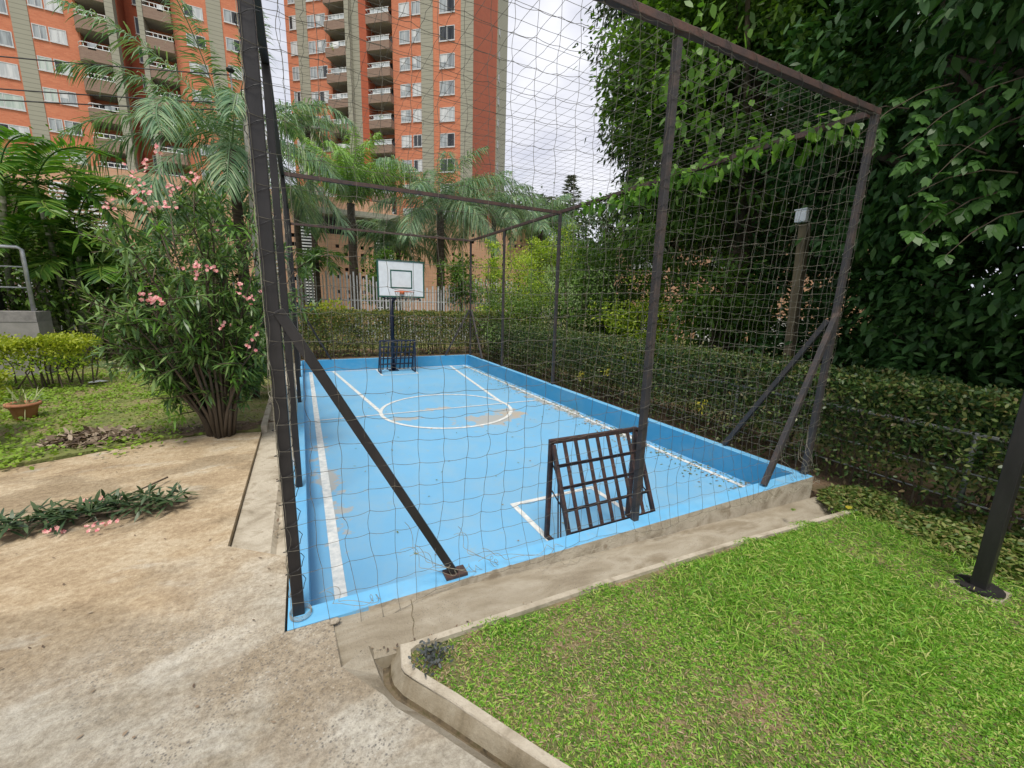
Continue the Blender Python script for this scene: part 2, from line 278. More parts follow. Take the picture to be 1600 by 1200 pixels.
M['grassl'] = leafmat('grass_left', [(.12, .15, .03), (.19, .21, .05), (.28, .27, .1)], .3, .6)
M['clover'] = leafmat('clover', [(.16, .27, .03), (.24, .36, .04)], .3, .6)
M['pink'] = leafmat('petal_pink', [(.6, .13, .18), (.75, .3, .33), (.8, .42, .42), (.85, .55, .5)], .3, .6)
M['yellowleaf'] = leafmat('yellow_leaf', [(.5, .4, .04), (.4, .42, .05)], .3, .6)

# ---------------------------------------------------------------- mesh helpers
def link(o, parent=None):
    sc.collection.objects.link(o)
    if parent is not None: o.parent = parent
    return o
def tag(o, label=None, cat=None, group=None, kind=None):
    if label: o['label'] = label
    if cat: o['category'] = cat
    if group: o['group'] = group
    if kind: o['kind'] = kind
    return o
def thing(name, label, cat, loc=(0, 0, 0), rz=0, group=None):
    o = bpy.data.objects.new(name, None); link(o); o.location = loc; o.rotation_euler = (0, 0, rz); o.empty_display_size = .2
    return tag(o, label, cat, group)
class MB:
    def __init__(s): s.v = []; s.f = []; s.m = []
    def add(s, vs, fs, mi=0):
        k = len(s.v); s.v += [tuple(map(float, p)) for p in vs]; s.f += [tuple(k+i for i in f) for f in fs]; s.m += [mi]*len(fs); return s
    def box(s, x0, x1, y0, y1, z0, z1, mi=0):
        return s.add([(x0, y0, z0), (x1, y0, z0), (x1, y1, z0), (x0, y1, z0), (x0, y0, z1), (x1, y0, z1), (x1, y1, z1), (x0, y1, z1)],
                     [(0, 3, 2, 1), (4, 5, 6, 7), (0, 1, 5, 4), (1, 2, 6, 5), (2, 3, 7, 6), (3, 0, 4, 7)], mi)
    def bar(s, p, q, w, h=None, mi=0, up=(0, 0, 1)):
        h = h or w; p = Vector(p); q = Vector(q); d = (q-p).normalized(); u = Vector(up)
        if abs(d.dot(u)) > .95: u = Vector((0, 1, 0))
        a = d.cross(u).normalized()*w/2; b = a.cross(d).normalized()*h/2
        vs = [c+e for c in (p, q) for e in (-a-b, a-b, a+b, -a+b)]
        return s.add(vs, [(0, 1, 2, 3), (7, 6, 5, 4), (0, 4, 5, 1), (1, 5, 6, 2), (2, 6, 7, 3), (3, 7, 4, 0)], mi)
    def tube(s, pts, r, n=8, mi=0, cap=True):
        pts = [Vector(p) for p in pts]; m = len(pts); rr = r if isinstance(r, (list, tuple)) else [r]*m
        vs = []; ref = Vector((0.13, 0.21, 1)) if abs((pts[-1]-pts[0]).normalized().z) < .8 else Vector((1, .1, 0))
        for i, p in enumerate(pts):
            d = (pts[min(i+1, m-1)]-pts[max(i-1, 0)]).normalized(); a = d.cross(ref).normalized(); b = d.cross(a)
            vs += [p+(a*math.cos(2*math.pi*k/n)+b*math.sin(2*math.pi*k/n))*rr[i] for k in range(n)]
        fs = [(i*n+k, i*n+(k+1) % n, (i+1)*n+(k+1) % n, (i+1)*n+k) for i in range(m-1) for k in range(n)]
        if cap: fs += [tuple(range(n))[::-1], tuple(range((m-1)*n, m*n))]
        return s.add(vs, fs, mi)
    def prism(s, poly, z0, z1, mi=0):
        n = len(poly); vs = [(x, y, (z0(x, y) if callable(z0) else z0)) for x, y in poly]+[(x, y, (z1(x, y) if callable(z1) else z1)) for x, y in poly]
        return s.add(vs, [tuple(range(n))[::-1], tuple(range(n, 2*n))]+[(k, (k+1) % n, n+(k+1) % n, n+k) for k in range(n)], mi)
    def build(s, name, mats, parent=None, smooth=False, bevel=0):
        me = bpy.data.meshes.new(name); me.from_pydata(s.v, [], s.f); me.update()
        mats = mats if isinstance(mats, list) else [mats]
        for m in mats: me.materials.append(M[m] if isinstance(m, str) else m)
        me.polygons.foreach_set('material_index', s.m)
        if smooth: me.polygons.foreach_set('use_smooth', [True]*len(me.polygons))
        o = link(bpy.data.objects.new(name, me), parent)
        if bevel:
            b = o.modifiers.new('b', 'BEVEL'); b.width = bevel; b.segments = 2; b.limit_method = 'ANGLE'
        return o
def npmesh(name, V, faces, mat, parent=None, smooth=False, mi=None):
    V = np.asarray(V, np.float32).reshape(-1, 3); me = bpy.data.meshes.new(name)
    me.vertices.add(len(V)); me.vertices.foreach_set('co', V.ravel())
    loops = np.concatenate([np.asarray(f, np.int32).ravel() for f in faces]); sizes = np.concatenate([np.full(len(f), np.asarray(f).shape[1], np.int32) for f in faces])
    me.loops.add(len(loops)); me.loops.foreach_set('vertex_index', loops)
    st = np.concatenate([[0], np.cumsum(sizes)[:-1]]).astype(np.int32); me.polygons.add(len(sizes)); me.polygons.foreach_set('loop_start', st)
    try: me.polygons.foreach_set('loop_total', sizes)
    except Exception: pass
    mats = mat if isinstance(mat, list) else [mat]
    for m in mats: me.materials.append(M[m])
    if mi is not None: me.polygons.foreach_set('material_index', np.asarray(mi, np.int32))
    if smooth: me.polygons.foreach_set('use_smooth', np.ones(len(sizes), bool))
    me.update(calc_edges=True); me.validate()
    return link(bpy.data.objects.new(name, me), parent)
def unit(a): return a/np.maximum(np.linalg.norm(a, axis=-1, keepdims=True), 1e-9)
class Leaves:
    """collects flat, bent, pointed leaves; each leaf is six vertices"""
    def __init__(s): s.V = []
    def add(s, P, D, Nn, Ln, Wd, bend=0., wide=.4, fold=.0):
        P = np.asarray(P, float).reshape(-1, 3); n = len(P); D = unit(np.broadcast_to(D, (n, 3)).astype(float)); Nn = np.broadcast_to(Nn, (n, 3)).astype(float)
        S = unit(np.cross(D, Nn)); Nn = np.cross(S, D)
        Ln = np.broadcast_to(Ln, (n,))[:, None]; Wd = np.broadcast_to(Wd, (n,))[:, None]; bend = np.broadcast_to(bend, (n,))[:, None]
        def at(t): return P+D*Ln*t-np.array([0, 0, 1.])*bend*Ln*t*t
        f = Nn*Wd*fold
        s.V.append(np.stack([at(0), at(wide)-S*Wd/2+f, at(wide)+S*Wd/2+f, at(.75)-S*Wd*.36+f, at(.75)+S*Wd*.36+f, at(1)], 1)); return s
    def n(s): return sum(len(v) for v in s.V)
    def build(s, name, mat, parent=None, smooth=False):
        V = np.concatenate(s.V); n = len(V); k = np.arange(n)[:, None]*6
        T = np.concatenate([k+np.array([[0, 2, 1]]), k+np.array([[3, 4, 5]])]); Q = k+np.array([[1, 2, 4, 3]])
        return npmesh(name, V.reshape(-1, 3), [T, Q], mat, parent, smooth)
def rdir(n, up=0., flat=1.):
    d = rng.normal(size=(n, 3)); d[:, 2] = d[:, 2]*flat+up; return unit(d)

# ---------------------------------------------------------------- setting: ground, path, lawns, drain
W, LL, HW, T = 4.52, 9.32, .29, .1
def lawn_z(x, y): return -.035-.036*max(0, x-.5)
g = MB()
zw, ze = -.07, -.27
hx0, hx1, hy0, hy1, B = -.4, 6.2, -8., 9.45, 600
g.add([(-B, -B, zw), (hx0, -B, zw), (hx1, -B, ze), (B, -B, ze), (-B, hy0, zw), (hx0, hy0, zw), (hx1, hy0, ze), (B, hy0, ze),
       (-B, hy1, zw), (hx0, hy1, zw), (hx1, hy1, ze), (B, hy1, ze), (-B, B, zw), (hx0, B, zw), (hx1, B, ze), (B, B, ze)],
      [(0, 1, 5, 4), (1, 2, 6, 5), (2, 3, 7, 6), (4, 5, 9, 8), (6, 7, 11, 10), (8, 9, 13, 12), (9, 10, 14, 13), (10, 11, 15, 14)])
tag(g.build('ground', 'turf'), 'wide green ground around the court and under the trees', 'ground', kind='structure')
# planting soil under hedges and between drain and court
s = MB(); s.prism([(4.66, -8), (6.25, -8), (6.25, 9.5), (4.66, 9.5)], -.6, -.2)
tag(s.build('soil_bed', 'soil'), 'bare dark soil strip under the long right hedge', 'soil', kind='structure')
s = MB(); s.prism([(-.42, 9.42), (6.3, 9.42), (6.3, 11.5), (-.42, 11.5)], -.6, -.02)
tag(s.build('soil_bed', 'soil'), 'bare dark soil strip under the far hedge behind the hoop', 'soil', kind='structure')
# front path
E_ = [ZR(533, 1042, 0), ZR(580, 1073, 0), ZR(600, 1086, 0), ZR(618, 1105, 0), ZR(670, 1135, 0), ZR(767, 1200, 0)]
ext_ = lambda a, b, k=11.: (b[0]+(b[0]-a[0])*k, b[1]+(b[1]-a[1])*k)
E_.append(ext_(E_[-2], E_[-1], 45))
path = [(-14, -9), E_[-1], E_[5], E_[4], E_[3], E_[2], E_[1], E_[0], (.2, -.035), (-.012, -.035), (-.012, .62), (-.36, .9), (-.355, 3.42), (-.9, 3.52), (-1.35, 3.46), (-1.9, 3.2), (-2.35, 3.02), (-3.2, 2.8), (-14, 1.7)]
tag(MB().prism(path, -.5, 0).build('path', 'path'), 'worn sandy concrete path and slab with brown stains and gravel', 'path', kind='structure')
# left gutter strip along the court wall
s = MB()
for (xa, za, xb, zb) in ((-.352, -.045, -.12, -.05), (-.12, -.05, -.09, -.085), (-.09, -.085, -.012, -.06)):
    s.add([(xa, .66, za), (xb, .66, zb), (xb, 9.4, zb), (xa, 9.4, za)], [(0, 1, 2, 3)])
s.add([(-.352, .66, -.4), (-.352, .66, -.045), (-.352, 9.4, -.045), (-.352, 9.4, -.4)], [(0, 1, 2, 3)])
tag(s.build('gutter', 'kerb'), 'narrow concrete gutter strip along the left court wall', 'gutter', kind='structure')
tag(MB().bar((-.33, 3.5, 0), (-.34, 9.3, 0), .06, .1).build('kerb', 'kerb'), 'low concrete kerb between the left lawn and the gutter', 'kerb', kind='structure')
tag(MB().prism([(-14, 1.75), (-3.2, 2.85), (-2.35, 3.07), (-1.9, 3.25), (-1.35, 3.5), (-.9, 3.56), (-.36, 3.47), (-.36, 9.4), (-.4, 20), (-25, 20), (-25, 1.75)], -.5, .02).build('lawn', 'turf'),
    'patchy yellow green lawn left of the court', 'lawn', kind='structure')
# front drain: sloped apron, gutter bottom
tag(MB().prism([(.1, -.6), (5.4, -.6), (5.4, -.034), (.1, -.034)], -.6, lambda x, y: -.14-.05*max(0, x-.5)).build('drain_bed', 'drain'), 'rough concrete bed under the front drain', 'drain bed', kind='structure')
ap = MB(); xs = np.linspace(.206, 4.62, 33)
def gz(x): return -.04-.058*(x-.22)
def wz(x): return -.012-.05*max(0, x-.2)
prev = None
prof = lambda x: [(-.028, wz(x)), (-.06, wz(x)-.004), (-.13, wz(x)*.75+gz(x)*.25), (-.2, wz(x)*.25+gz(x)*.75), (-.25, gz(x)), (-.285, gz(x)-.012), (-.32, gz(x)-.008)]
vs = []; n = len(prof(1))
for x in xs: vs += [(x, y+.004*math.sin(7*x+y*20), z+.002*math.sin(9*x)) for y, z in prof(x)]
ap.add(vs, [(i*n+k, i*n+k+1, (i+1)*n+k+1, (i+1)*n+k) for i in range(len(xs)-1) for k in range(n-1)])
tag(ap.build('drain_apron', 'drain', smooth=True), 'sloping concrete drain apron along the front court wall', 'drain', kind='structure')
# diagonal channel beside the path corner
dg = MB(); zb = -.12; zt = -.035
BLp = [ZR(597, 1017, zb), ZR(599, 1064, zb), ZR(602, 1078, zb), ZR(618, 1099, zb), ZR(671, 1132, zb), ZR(769, 1198, zb)]
BRp = [ZR(606, 1014, zb), ZR(608, 1062, zb), ZR(612, 1074, zb), ZR(627, 1092, zb), ZR(681, 1127, zb), ZR(780, 1194, zb)]
Tp = [ZR(625, 1009, zt), ZR(627, 1044, zt), ZR(632, 1052, zt), ZR(645, 1061, zt), ZR(700, 1094, zt), ZR(850, 1193, zt)]
for A in (BLp, BRp, Tp): A.append(ext_(A[-2], A[-1], 45))
Tp[-1] = (BRp[-1][0]+.17, BRp[-1][1]+.05)
for k in range(6):
    a, b, c, d, e, f, g_, h_ = E_[k], E_[k+1], BLp[k], BLp[k+1], BRp[k], BRp[k+1], Tp[k], Tp[k+1]
    mz0, mz1 = (-.02, -.035) if k == 0 else ((-.035, -.05) if k == 1 else (-.05, -.05))
    m1 = (a[0]*.35+c[0]*.65, a[1]*.35+c[1]*.65); m2 = (b[0]*.35+d[0]*.65, b[1]*.35+d[1]*.65)
    dg.add([(*a, -.003), (*b, -.003), (*m2, mz1), (*m1, mz0), (*d, zb), (*c, zb)], [(0, 1, 2, 3), (3, 2, 4, 5)])
    dg.add([(*c, zb), (*d, zb), (*f, zb-.002), (*e, zb-.002)], [(0, 1, 2, 3)], 1)
    e2 = (e[0]*.8+g_[0]*.2, e[1]*.8+g_[1]*.2); f2 = (f[0]*.8+h_[0]*.2, f[1]*.8+h_[1]*.2)
    dg.add([(*e, zb-.002), (*f, zb-.002), (*f2, zb+.014), (*e2, zb+.014)], [(0, 1, 2, 3)], 1 if k != 5 else 1)
    dg.add([(*e2, zb+.014), (*f2, zb+.014), (*h_, zt-.004), (*g_, zt-.004)], [(0, 1, 2, 3)], 2)
dg.add([(*E_[0], -.5), (*BLp[0], -.5), (*BLp[0], zb), (E_[0][0]*.35+BLp[0][0]*.65, E_[0][1]*.35+BLp[0][1]*.65, -.02), (*E_[0], -.003)], [(0, 1, 2, 3, 4)])
M['silt'] = mottled('wet_silt', (.05, .04, .025), (.15, .115, .07), 14, .6, .6, .006, 0, (.08, .07, .03), 60)
M['face'] = concrete('stained_kerb_face', [(.3, (.13, .11, .07)), (.45, (.24, .2, .135)), (.6, (.33, .29, .215)), (.7, (.19, .16, .1))], 6, .2, .5, None, (1, 1, .5))
tag(dg.build('drain_channel', ['drain', 'silt', 'face']), 'narrow concrete channel with dark silt between path and lawn kerb', 'drain', kind='structure')
sk = MB(); sx = np.linspace(.206, .62, 6)
sk.add([(x, -.32, gz(x)-.008) for x in sx]+[(x, -.322, -.16) for x in sx], [(k, k+1, 7+k, 6+k) for k in range(5)]); sk.build('apron_edge', 'face', bpy.data.objects['drain_apron'])
for nm, pts_, z_, par in (('crack', [(642, 938), (645, 950), (643, 962), (647, 972), (645, 984), (646, 994)], None, 'drain_apron'),):
    ck = MB(); pp_ = []
    for q in pts_:
        d = ray(*q); y_ = 0
        x0_, y0_ = ZR(q[0], q[1], -.04); z0_ = -.04
        for _ in range(6):
            yy = min(0, max(-.3, y0_)); zz_ = np.interp(-yy, [.0, .06, .13, .2, .25, .3], [wz(x0_), wz(x0_)-.004, wz(x0_)*.75+gz(x0_)*.25, wz(x0_)*.25+gz(x0_)*.75, gz(x0_), gz(x0_)-.012]); x0_, y0_ = ZR(q[0], q[1], zz_)
        pp_.append((x0_, y0_, zz_+.004))
    for k in range(len(pp_)-1):
        a, b = pp_[k], pp_[k+1]; ck.add([(a[0]-.002, a[1], a[2]), (a[0]+.002, a[1], a[2]), (b[0]+.002, b[1], b[2]), (b[0]-.002, b[1], b[2])], [(0, 1, 2, 3)])
    ck.build(nm, 'silt', bpy.data.objects[par])
# kerb round the front lawn
ko = [(5.3, -.40), (4.9, -.385), (2.9, -.315), (1.55, -.305), (.62, -.318)]+Tp
ki = [(5.3, -.47), (4.9, -.455), (2.9, -.37), (1.55, -.36), (.66, -.375), ZR(656, 1012, zt), ZR(649, 1022, zt), ZR(649, 1036, zt), ZR(655, 1043, zt), ZR(668, 1052, zt), ZR(722, 1083, zt), ZR(868, 1176, zt), (Tp[-1][0]+.06, Tp[-1][1]+.03)]
ko.insert(5, (.53, -.322))
assert len(ko) == len(ki)
ki = [(a[0]*.3+b[0]*.7, a[1]*.3+b[1]*.7) for a, b in zip(ko, ki)]
kb = MB(); n = len(ko); vs = []
for (a, b), (c, d) in zip(ko, ki):
    z = max(lawn_z(a, b)+.012, -.25) if b > -1.3 else -.035; vs += [(a, b, z-.2 if abs(b+.31) < .02 or a > 1 else z-.012), (a, b, z-.006), (a*.9+c*.1, b*.9+d*.1, z), (c, d, z), (c, d, z-.1)]
kb.add(vs, [(i*5+k, i*5+k+1, (i+1)*5+k+1, (i+1)*5+k) for i in range(n-1) for k in range(4)])
tag(kb.build('kerb', 'kerb'), 'pale concrete kerb around the corner of the front lawn', 'kerb', kind='structure')
lw = MB().prism([(a, b) for a, b in ki], -.7, lambda x, y: lawn_z(x, y)-.012)
tag(lw.build('lawn', 'lawnsoil'), 'green front lawn inside the pale kerb', 'lawn', kind='structure')

def in_poly(P, poly):
    x, y = P[:, 0], P[:, 1]; c = np.zeros(len(P), bool); j = len(poly)-1
    for i in range(len(poly)):
        xi, yi = poly[i]; xj, yj = poly[j]
        c ^= ((yi > y) != (yj > y)) & (x < (xj-xi)*(y-yi)/(yj-yi+1e-12)+xi); j = i
    return c
# grass of the front lawn
def blades(n, x0, x1, y0, y1, zf, ln, wd, poly=None, lean=1., dens=None):
    P = np.stack([rng.uniform(x0, x1, n), rng.uniform(y0, y1, n), np.zeros(n)], 1)
    if poly: P = P[in_poly(P, poly)]
    if dens is not None: P = P[rng.uniform(size=len(P)) < dens(P)]
    P[:, 2] = zf(P); D = rdir(len(P), lean, .4); D[:, 2] = np.abs(D[:, 2])
    return P, D, rng.uniform(*ln, len(P)), rng.uniform(*wd, len(P))
def bare(P, k=3.1):   # patchy density
    return .5+.5*np.sin(P[:, 0]*k+1.3*np.sin(P[:, 1]*2.7))*np.sin(P[:, 1]*k*1.3+np.sin(P[:, 0]*3.3))
lawnpoly = [(a, b) for a, b in ki]
zl = lambda P: -.04-.036*np.maximum(0, P[:, 0]-.5)
gr = Leaves()
P, D, l_, w_ = blades(230000, .45, 3.6, -3.3, -.38, zl, (.012, .036), (.0038, .0062), lawnpoly, .35, lambda P: np.clip(.12+.8*bare(P, 4.5)+.12*(P[:, 0]-.5), .08, 1)); gr.add(P, D, rdir(len(P), .6), l_, w_, .3)
P, D, l_, w_ = blades(90000, 2.6, 5.2, -3.6, -.4, zl, (.02, .06), (.004, .0068), lawnpoly, .6, lambda P: .5+.5*bare(P, 2.)); gr.add(P, D, rdir(len(P)), l_, w_, .4)
P, D, l_, w_ = blades(12000, 2.0, 4.4, -1.5, -.42, zl, (.07, .15), (.004, .006), lawnpoly, 1.3, lambda P: bare(P, 2.6)**2); gr.add(P, D, rdir(len(P)), l_, w_, .5)
P, D, l_, w_ = blades(25000, .45, 7, -9, -3.2, zl, (.04, .09), (.006, .01), lawnpoly, .7); gr.add(P, D, rdir(len(P)), l_, w_, .4)
# tufts creeping over the kerb
P, D, l_, w_ = blades(9000, .5, 4.8, -.46, -.335, zl, (.02, .045), (.004, .006), None, .2, lambda P: (bare(P, 9)**3)*(P[:, 1] < -.37+.07*np.sin(P[:, 0]*9))); P[:, 2] += .02; gr.add(P, D, rdir(len(P)), l_, w_, .6)
th_ = Leaves()
P, D, l_, w_ = blades(110000, .45, 4.2, -3.3, -.38, zl, (.012, .032), (.003, .005), lawnpoly, .1, lambda P: np.clip(1.1-(P[:, 0]-.5)*.3, .15, 1)*(1-.6*bare(P, 4.5))); th_.add(P, D, rdir(len(P)), l_, w_, .3)
M['thatch'] = leafmat('thatch', [(.26, .18, .09), (.4, .3, .18), (.52, .42, .29)], .3, .7)
tag(th_.build('dry_grass', 'thatch'), 'dry straw coloured thatch between the blades of the front lawn', 'grass', kind='stuff')
tag(gr.build('grass', 'grass'), 'short green grass growing on the front lawn', 'grass', kind='stuff')
gl = Leaves(); zg = lambda P: np.full(len(P), .018)
P, D, l_, w_ = blades(90000, -8, -.4, 3.45, 12, zg, (.02, .05), (.006, .011), None, .5, lambda P: (.25+.75*bare(P, 2.2))*np.clip((P[:, 1]-3.1-.25*np.sin(P[:, 0]*5))*1.2, 0, 1)); gl.add(P, D, rdir(len(P)), l_, w_, .3)
tag(gl.build('grass', 'grassl'), 'dry yellowish grass of the lawn left of the court', 'grass', kind='stuff')
cl = Leaves(); C_ = np.stack([rng.uniform(-4.4, -1.2, 240), rng.uniform(2.9, 8.5, 240)], 1)
C_ = C_[(C_[:, 0] < -1.4-.25*np.abs(C_[:, 1]-4.8)+.6*rng.normal(size=len(C_)))]
for c in C_:
    k = rng.integers(20, 80); P = np.c_[rng.normal(c[0], .12, k), rng.normal(c[1], .14, k), rng.uniform(.02, .07, k)]; cl.add(P, rdir(k, 0, .3), rdir(k, 1.5), rng.uniform(.03, .05, k), rng.uniform(.02, .04, k), .1, .5)
tag(cl.build('ground_cover', 'clover'), 'bright green clover patches spread over the left lawn', 'ground cover', kind='stuff')

# ---------------------------------------------------------------- court
tag(MB().prism([(T, T), (W-T, T), (W-T, LL-T), (T, LL-T)], -.6, -HW).build('court_floor', 'court'), 'sky blue painted sports court floor', 'court floor', kind='structure')
court = bpy.data.objects['court_floor']
def marking(poly=None, strip=None, name='marking'):
    m = MB(); z = -HW+.004
    if strip: m.add([(x, y, z) for x, y in strip[0]]+[(x, y, z) for x, y in strip[1]], [(k, k+1, len(strip[0])+k+1, len(strip[0])+k) for k in range(len(strip[0])-1)])
    else: m.add([(x, y, z) for x, y in poly], [tuple(range(len(poly)))])
    return m.build(name, 'line', court)
def seg(x0, y0, x1, y1, w=.06):
    d = math.hypot(x1-x0, y1-y0); nx, ny = -(y1-y0)/d*w/2, (x1-x0)/d*w/2
    return [(x0+nx, y0+ny), (x1+nx, y1+ny), (x1-nx, y1-ny), (x0-nx, y0-ny)]
mk = MB(); zz = -HW+.004
def addseg(*a, w=.06, dz=0):
    mk.add([(x, y, zz+dz) for x, y in seg(*a, w=w)], [(3, 2, 1, 0)])
addseg(.27, .12, .27, 9.2, w=.075); addseg(4.28, .12, 4.28, 9.2, w=.06)
addseg(.31, 4.70, 4.25, 4.66, w=.035, dz=.003)
addseg(.78, 9.2, 1.235, 4.85, w=.065, dz=.001); addseg(3.88, 9.2, 3.42, 4.75, w=.065, dz=.001)
addseg(.31, 9.15, 4.25, 9.15, w=.05, dz=.0015)
addseg(1.83, .12, 1.83, 1.13, w=.05); addseg(1.805, 1.13, 2.77, 1.13, w=.05, dz=.001); addseg(2.745, .12, 2.745, 1.1, w=.05)
addseg(1.83, 9.2, 1.83, 8.22, w=.04); addseg(1.81, 8.22, 2.74, 8.22, w=.04, dz=.001); addseg(2.72, 9.2, 2.72, 8.25, w=.04)
aa = [2*math.pi*k/96 for k in range(97)]; r1, r2 = 1.14, 1.085
k0 = len(mk.v)
for a in aa: mk.v += [(2.33+r1*math.cos(a), 4.66+r1*math.sin(a), zz+.002), (2.33+r2*math.cos(a), 4.66+r2*math.sin(a), zz+.002)]
for k in range(96): mk.f.append((k0+2*k+1, k0+2*k, k0+2*k+2, k0+2*k+3)); mk.m.append(0)
lm = mk.build('line_marking', 'line', court)
# walls (rim) of the court: one thing
wl = thing('court_wall', 'low blue painted wall all around the sunken court', 'low wall', (0, 0, 0))
fw = MB(); xs = np.linspace(0, W, 13)
def ys(x): return -.02
for i in range(12):
    xa, xb = xs[i], xs[i+1]
    fw.add([(xa, -.03, -.5), (xb, -.03, -.5), (xb, -.03, 0), (xa, -.03, 0)], [(0, 1, 2, 3)], 0 if i > 0 else 1)
    fw.add([(xa, -.03, 0), (xb, -.03, 0), (xb, T, 0), (xa, T, 0)], [(0, 1, 2, 3)], 1)
    fw.add([(xa, T, 0), (xb, T, 0), (xb, T, -HW), (xa, T, -HW)], [(0, 1, 2, 3)], 2)
fw.add([(W, -.03, -.5), (W, T, -.5), (W, T, 0), (W, -.03, 0)], [(0, 1, 2, 3)], 0); fw.add([(0, -.03, -.5), (0, T, -.5), (0, T, 0), (0, -.03, 0)], [(3, 2, 1, 0)], 1)
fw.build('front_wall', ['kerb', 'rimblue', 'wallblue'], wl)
def sidewall(name, x0, x1, y0, y1, inner):   # inner: which side faces the court
    m = MB(); m.box(x0, x1, y0, y1, -.5, 0)
    for k, f in enumerate(m.f):
        m.m[k] = {1: 1}.get(k, 0)
    m.m[inner] = 2
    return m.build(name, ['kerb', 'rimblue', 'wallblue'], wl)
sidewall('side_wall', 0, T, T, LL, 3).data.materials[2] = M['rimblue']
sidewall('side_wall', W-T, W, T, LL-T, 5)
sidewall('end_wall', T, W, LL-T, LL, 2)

# ---------------------------------------------------------------- cage frame
H = 3.19
fr = thing('cage_frame', 'tall dark steel frame standing on the court wall', 'steel cage', (0, 0, 0))
def post(x, y, xt, yt, zt, m, w=.06, name='post'):
    MB().bar((x, y, 0), (xt, yt, zt), w, w).build(name, m, fr, bevel=.004)
post(.05, .08, .05, .06, H-.03, 'char', .055)
post(2.31, .07, 2.28, .06, H-.03, 'worn', .046); post(4.5, .05, 4.6, .05, H+.03, 'worn', .05)
for y in (1.67, 4.80, 7.0, 9.22): post(.05, y, .05, y, H-.03, 'char', .05)
for y in (4.70, 7.04, 9.2): post(4.5, y, 4.49, y, H-.02, 'worn', .05)
MB().bar((.02, .06, H), (4.64, .05, H+.055), .048, .048).build('rail', 'rust', fr, bevel=.004)
MB().bar((.05, 4.74, H), (4.5, 4.70, H), .05, .05).build('rail', 'rust', fr)
MB().bar((.05, 9.22, H), (4.5, 9.2, H), .05, .05).build('rail', 'rust', fr)
MB().bar((.05, .1, H), (.05, 9.2, H), .05, .05).build('rail', 'char', fr)
MB().bar((4.6, .1, H+.055), (4.48, 9.18, H), .05, .05).build('rail', 'rust', fr)
for p, q, m in (((.07, .055, 1.53), (.87, .035, .012), 'char'), ((4.55, .04, 1.57), (3.83, .035, .012), 'worn'), ((4.53, .09, 1.5), (4.5, .93, .012), 'worn'),
                ((4.47, 9.22, 1.3), (3.75, 9.24, .012), 'worn'), ((4.5, 9.15, 1.3), (4.5, 8.3, .012), 'worn'), ((.07, 9.24, 1.4), (.75, 9.24, .012), 'char'), ((.05, 9.15, 1.4), (.05, 8.4, .012), 'char')):
    MB().bar(p, q, .045, .045).build('brace', m, fr, bevel=.003)
MB().box(.81, .94, -.01, .075, .001, .018).build('base_plate', 'rust', fr)
def lash(p, q, rad, pitch, mat='cable'):
    p, q = np.array(p, float), np.array(q, float); L0 = np.linalg.norm(q-p); d = (q-p)/L0; a = unit(np.cross(d, [.3, 1, .2])); b = np.cross(d, a); n = int(L0/pitch*12)
    t_ = np.linspace(0, 1, n); ph = 2*math.pi*L0/pitch*t_; rr_ = rad*(1+.3*np.abs(np.sin(2*ph))**2)
    MB().tube(p+d*L0*t_[:, None]+a*(rr_*np.cos(ph))[:, None]+b*(rr_*np.sin(ph))[:, None], .0018, 4).build('lashing', mat, fr)
lash((.05, .08, .1), (.05, .06, 3.1), .037, .125); lash((4.5, .05, .1), (4.6, .05, 3.15), .031, .2, 'ropedark'); lash((2.31, .07, .1), (2.28, .06, 3.1), .029, .15, 'cable')
lash((.3, .06, H), (4.6, .05, H+.055), .03, .26, 'ropedark')

# ---------------------------------------------------------------- nets
def tubes(lines, r, mat, name, parent=None, nodes=None, nr=.005):
    """3-sided tubes along polylines, as one mesh"""
    VV, FF, k = [], [], 0
    for P in lines:
        P = np.asarray(P, float); m = len(P); d = np.gradient(P, axis=0); d = unit(d)
        ref = np.array([.3, .2, .93]) if abs(unit(P[-1]-P[0])[2]) < .75 else np.array([.93, .3, .1])
        a = unit(np.cross(d, ref)); b = np.cross(d, a)
        ring = [P+r*(a*math.cos(t)+b*math.sin(t)) for t in (0, 2.094, 4.189)]
        VV.append(np.stack(ring, 1).reshape(-1, 3)); i = np.arange(m-1)[:, None]*3
        for q in range(3):
            FF.append(k+np.concatenate([i+q, i+(q+1) % 3, i+3+(q+1) % 3, i+3+q], 1))
        k += 3*m
    if nodes is not None and len(nodes):
        nd = np.asarray(nodes); o = np.array([[1, 0, 0], [-1, 0, 0], [0, 1, 0], [0, -1, 0], [0, 0, 1], [0, 0, -1]])*nr
        VV.append((nd[:, None]+o[None]).reshape(-1, 3)); i = k+np.arange(len(nd))[:, None]*6
        tri = np.concatenate([i+np.array([t]) for t in ((0, 2, 4), (2, 1, 4), (1, 3, 4), (3, 0, 4), (2, 0, 5), (1, 2, 5), (3, 1, 5), (0, 3, 5))])
        return npmesh(name, np.concatenate(VV), [np.concatenate(FF), tri], mat, parent)
    return npmesh(name, np.concatenate(VV), [np.concatenate(FF)], mat, parent)
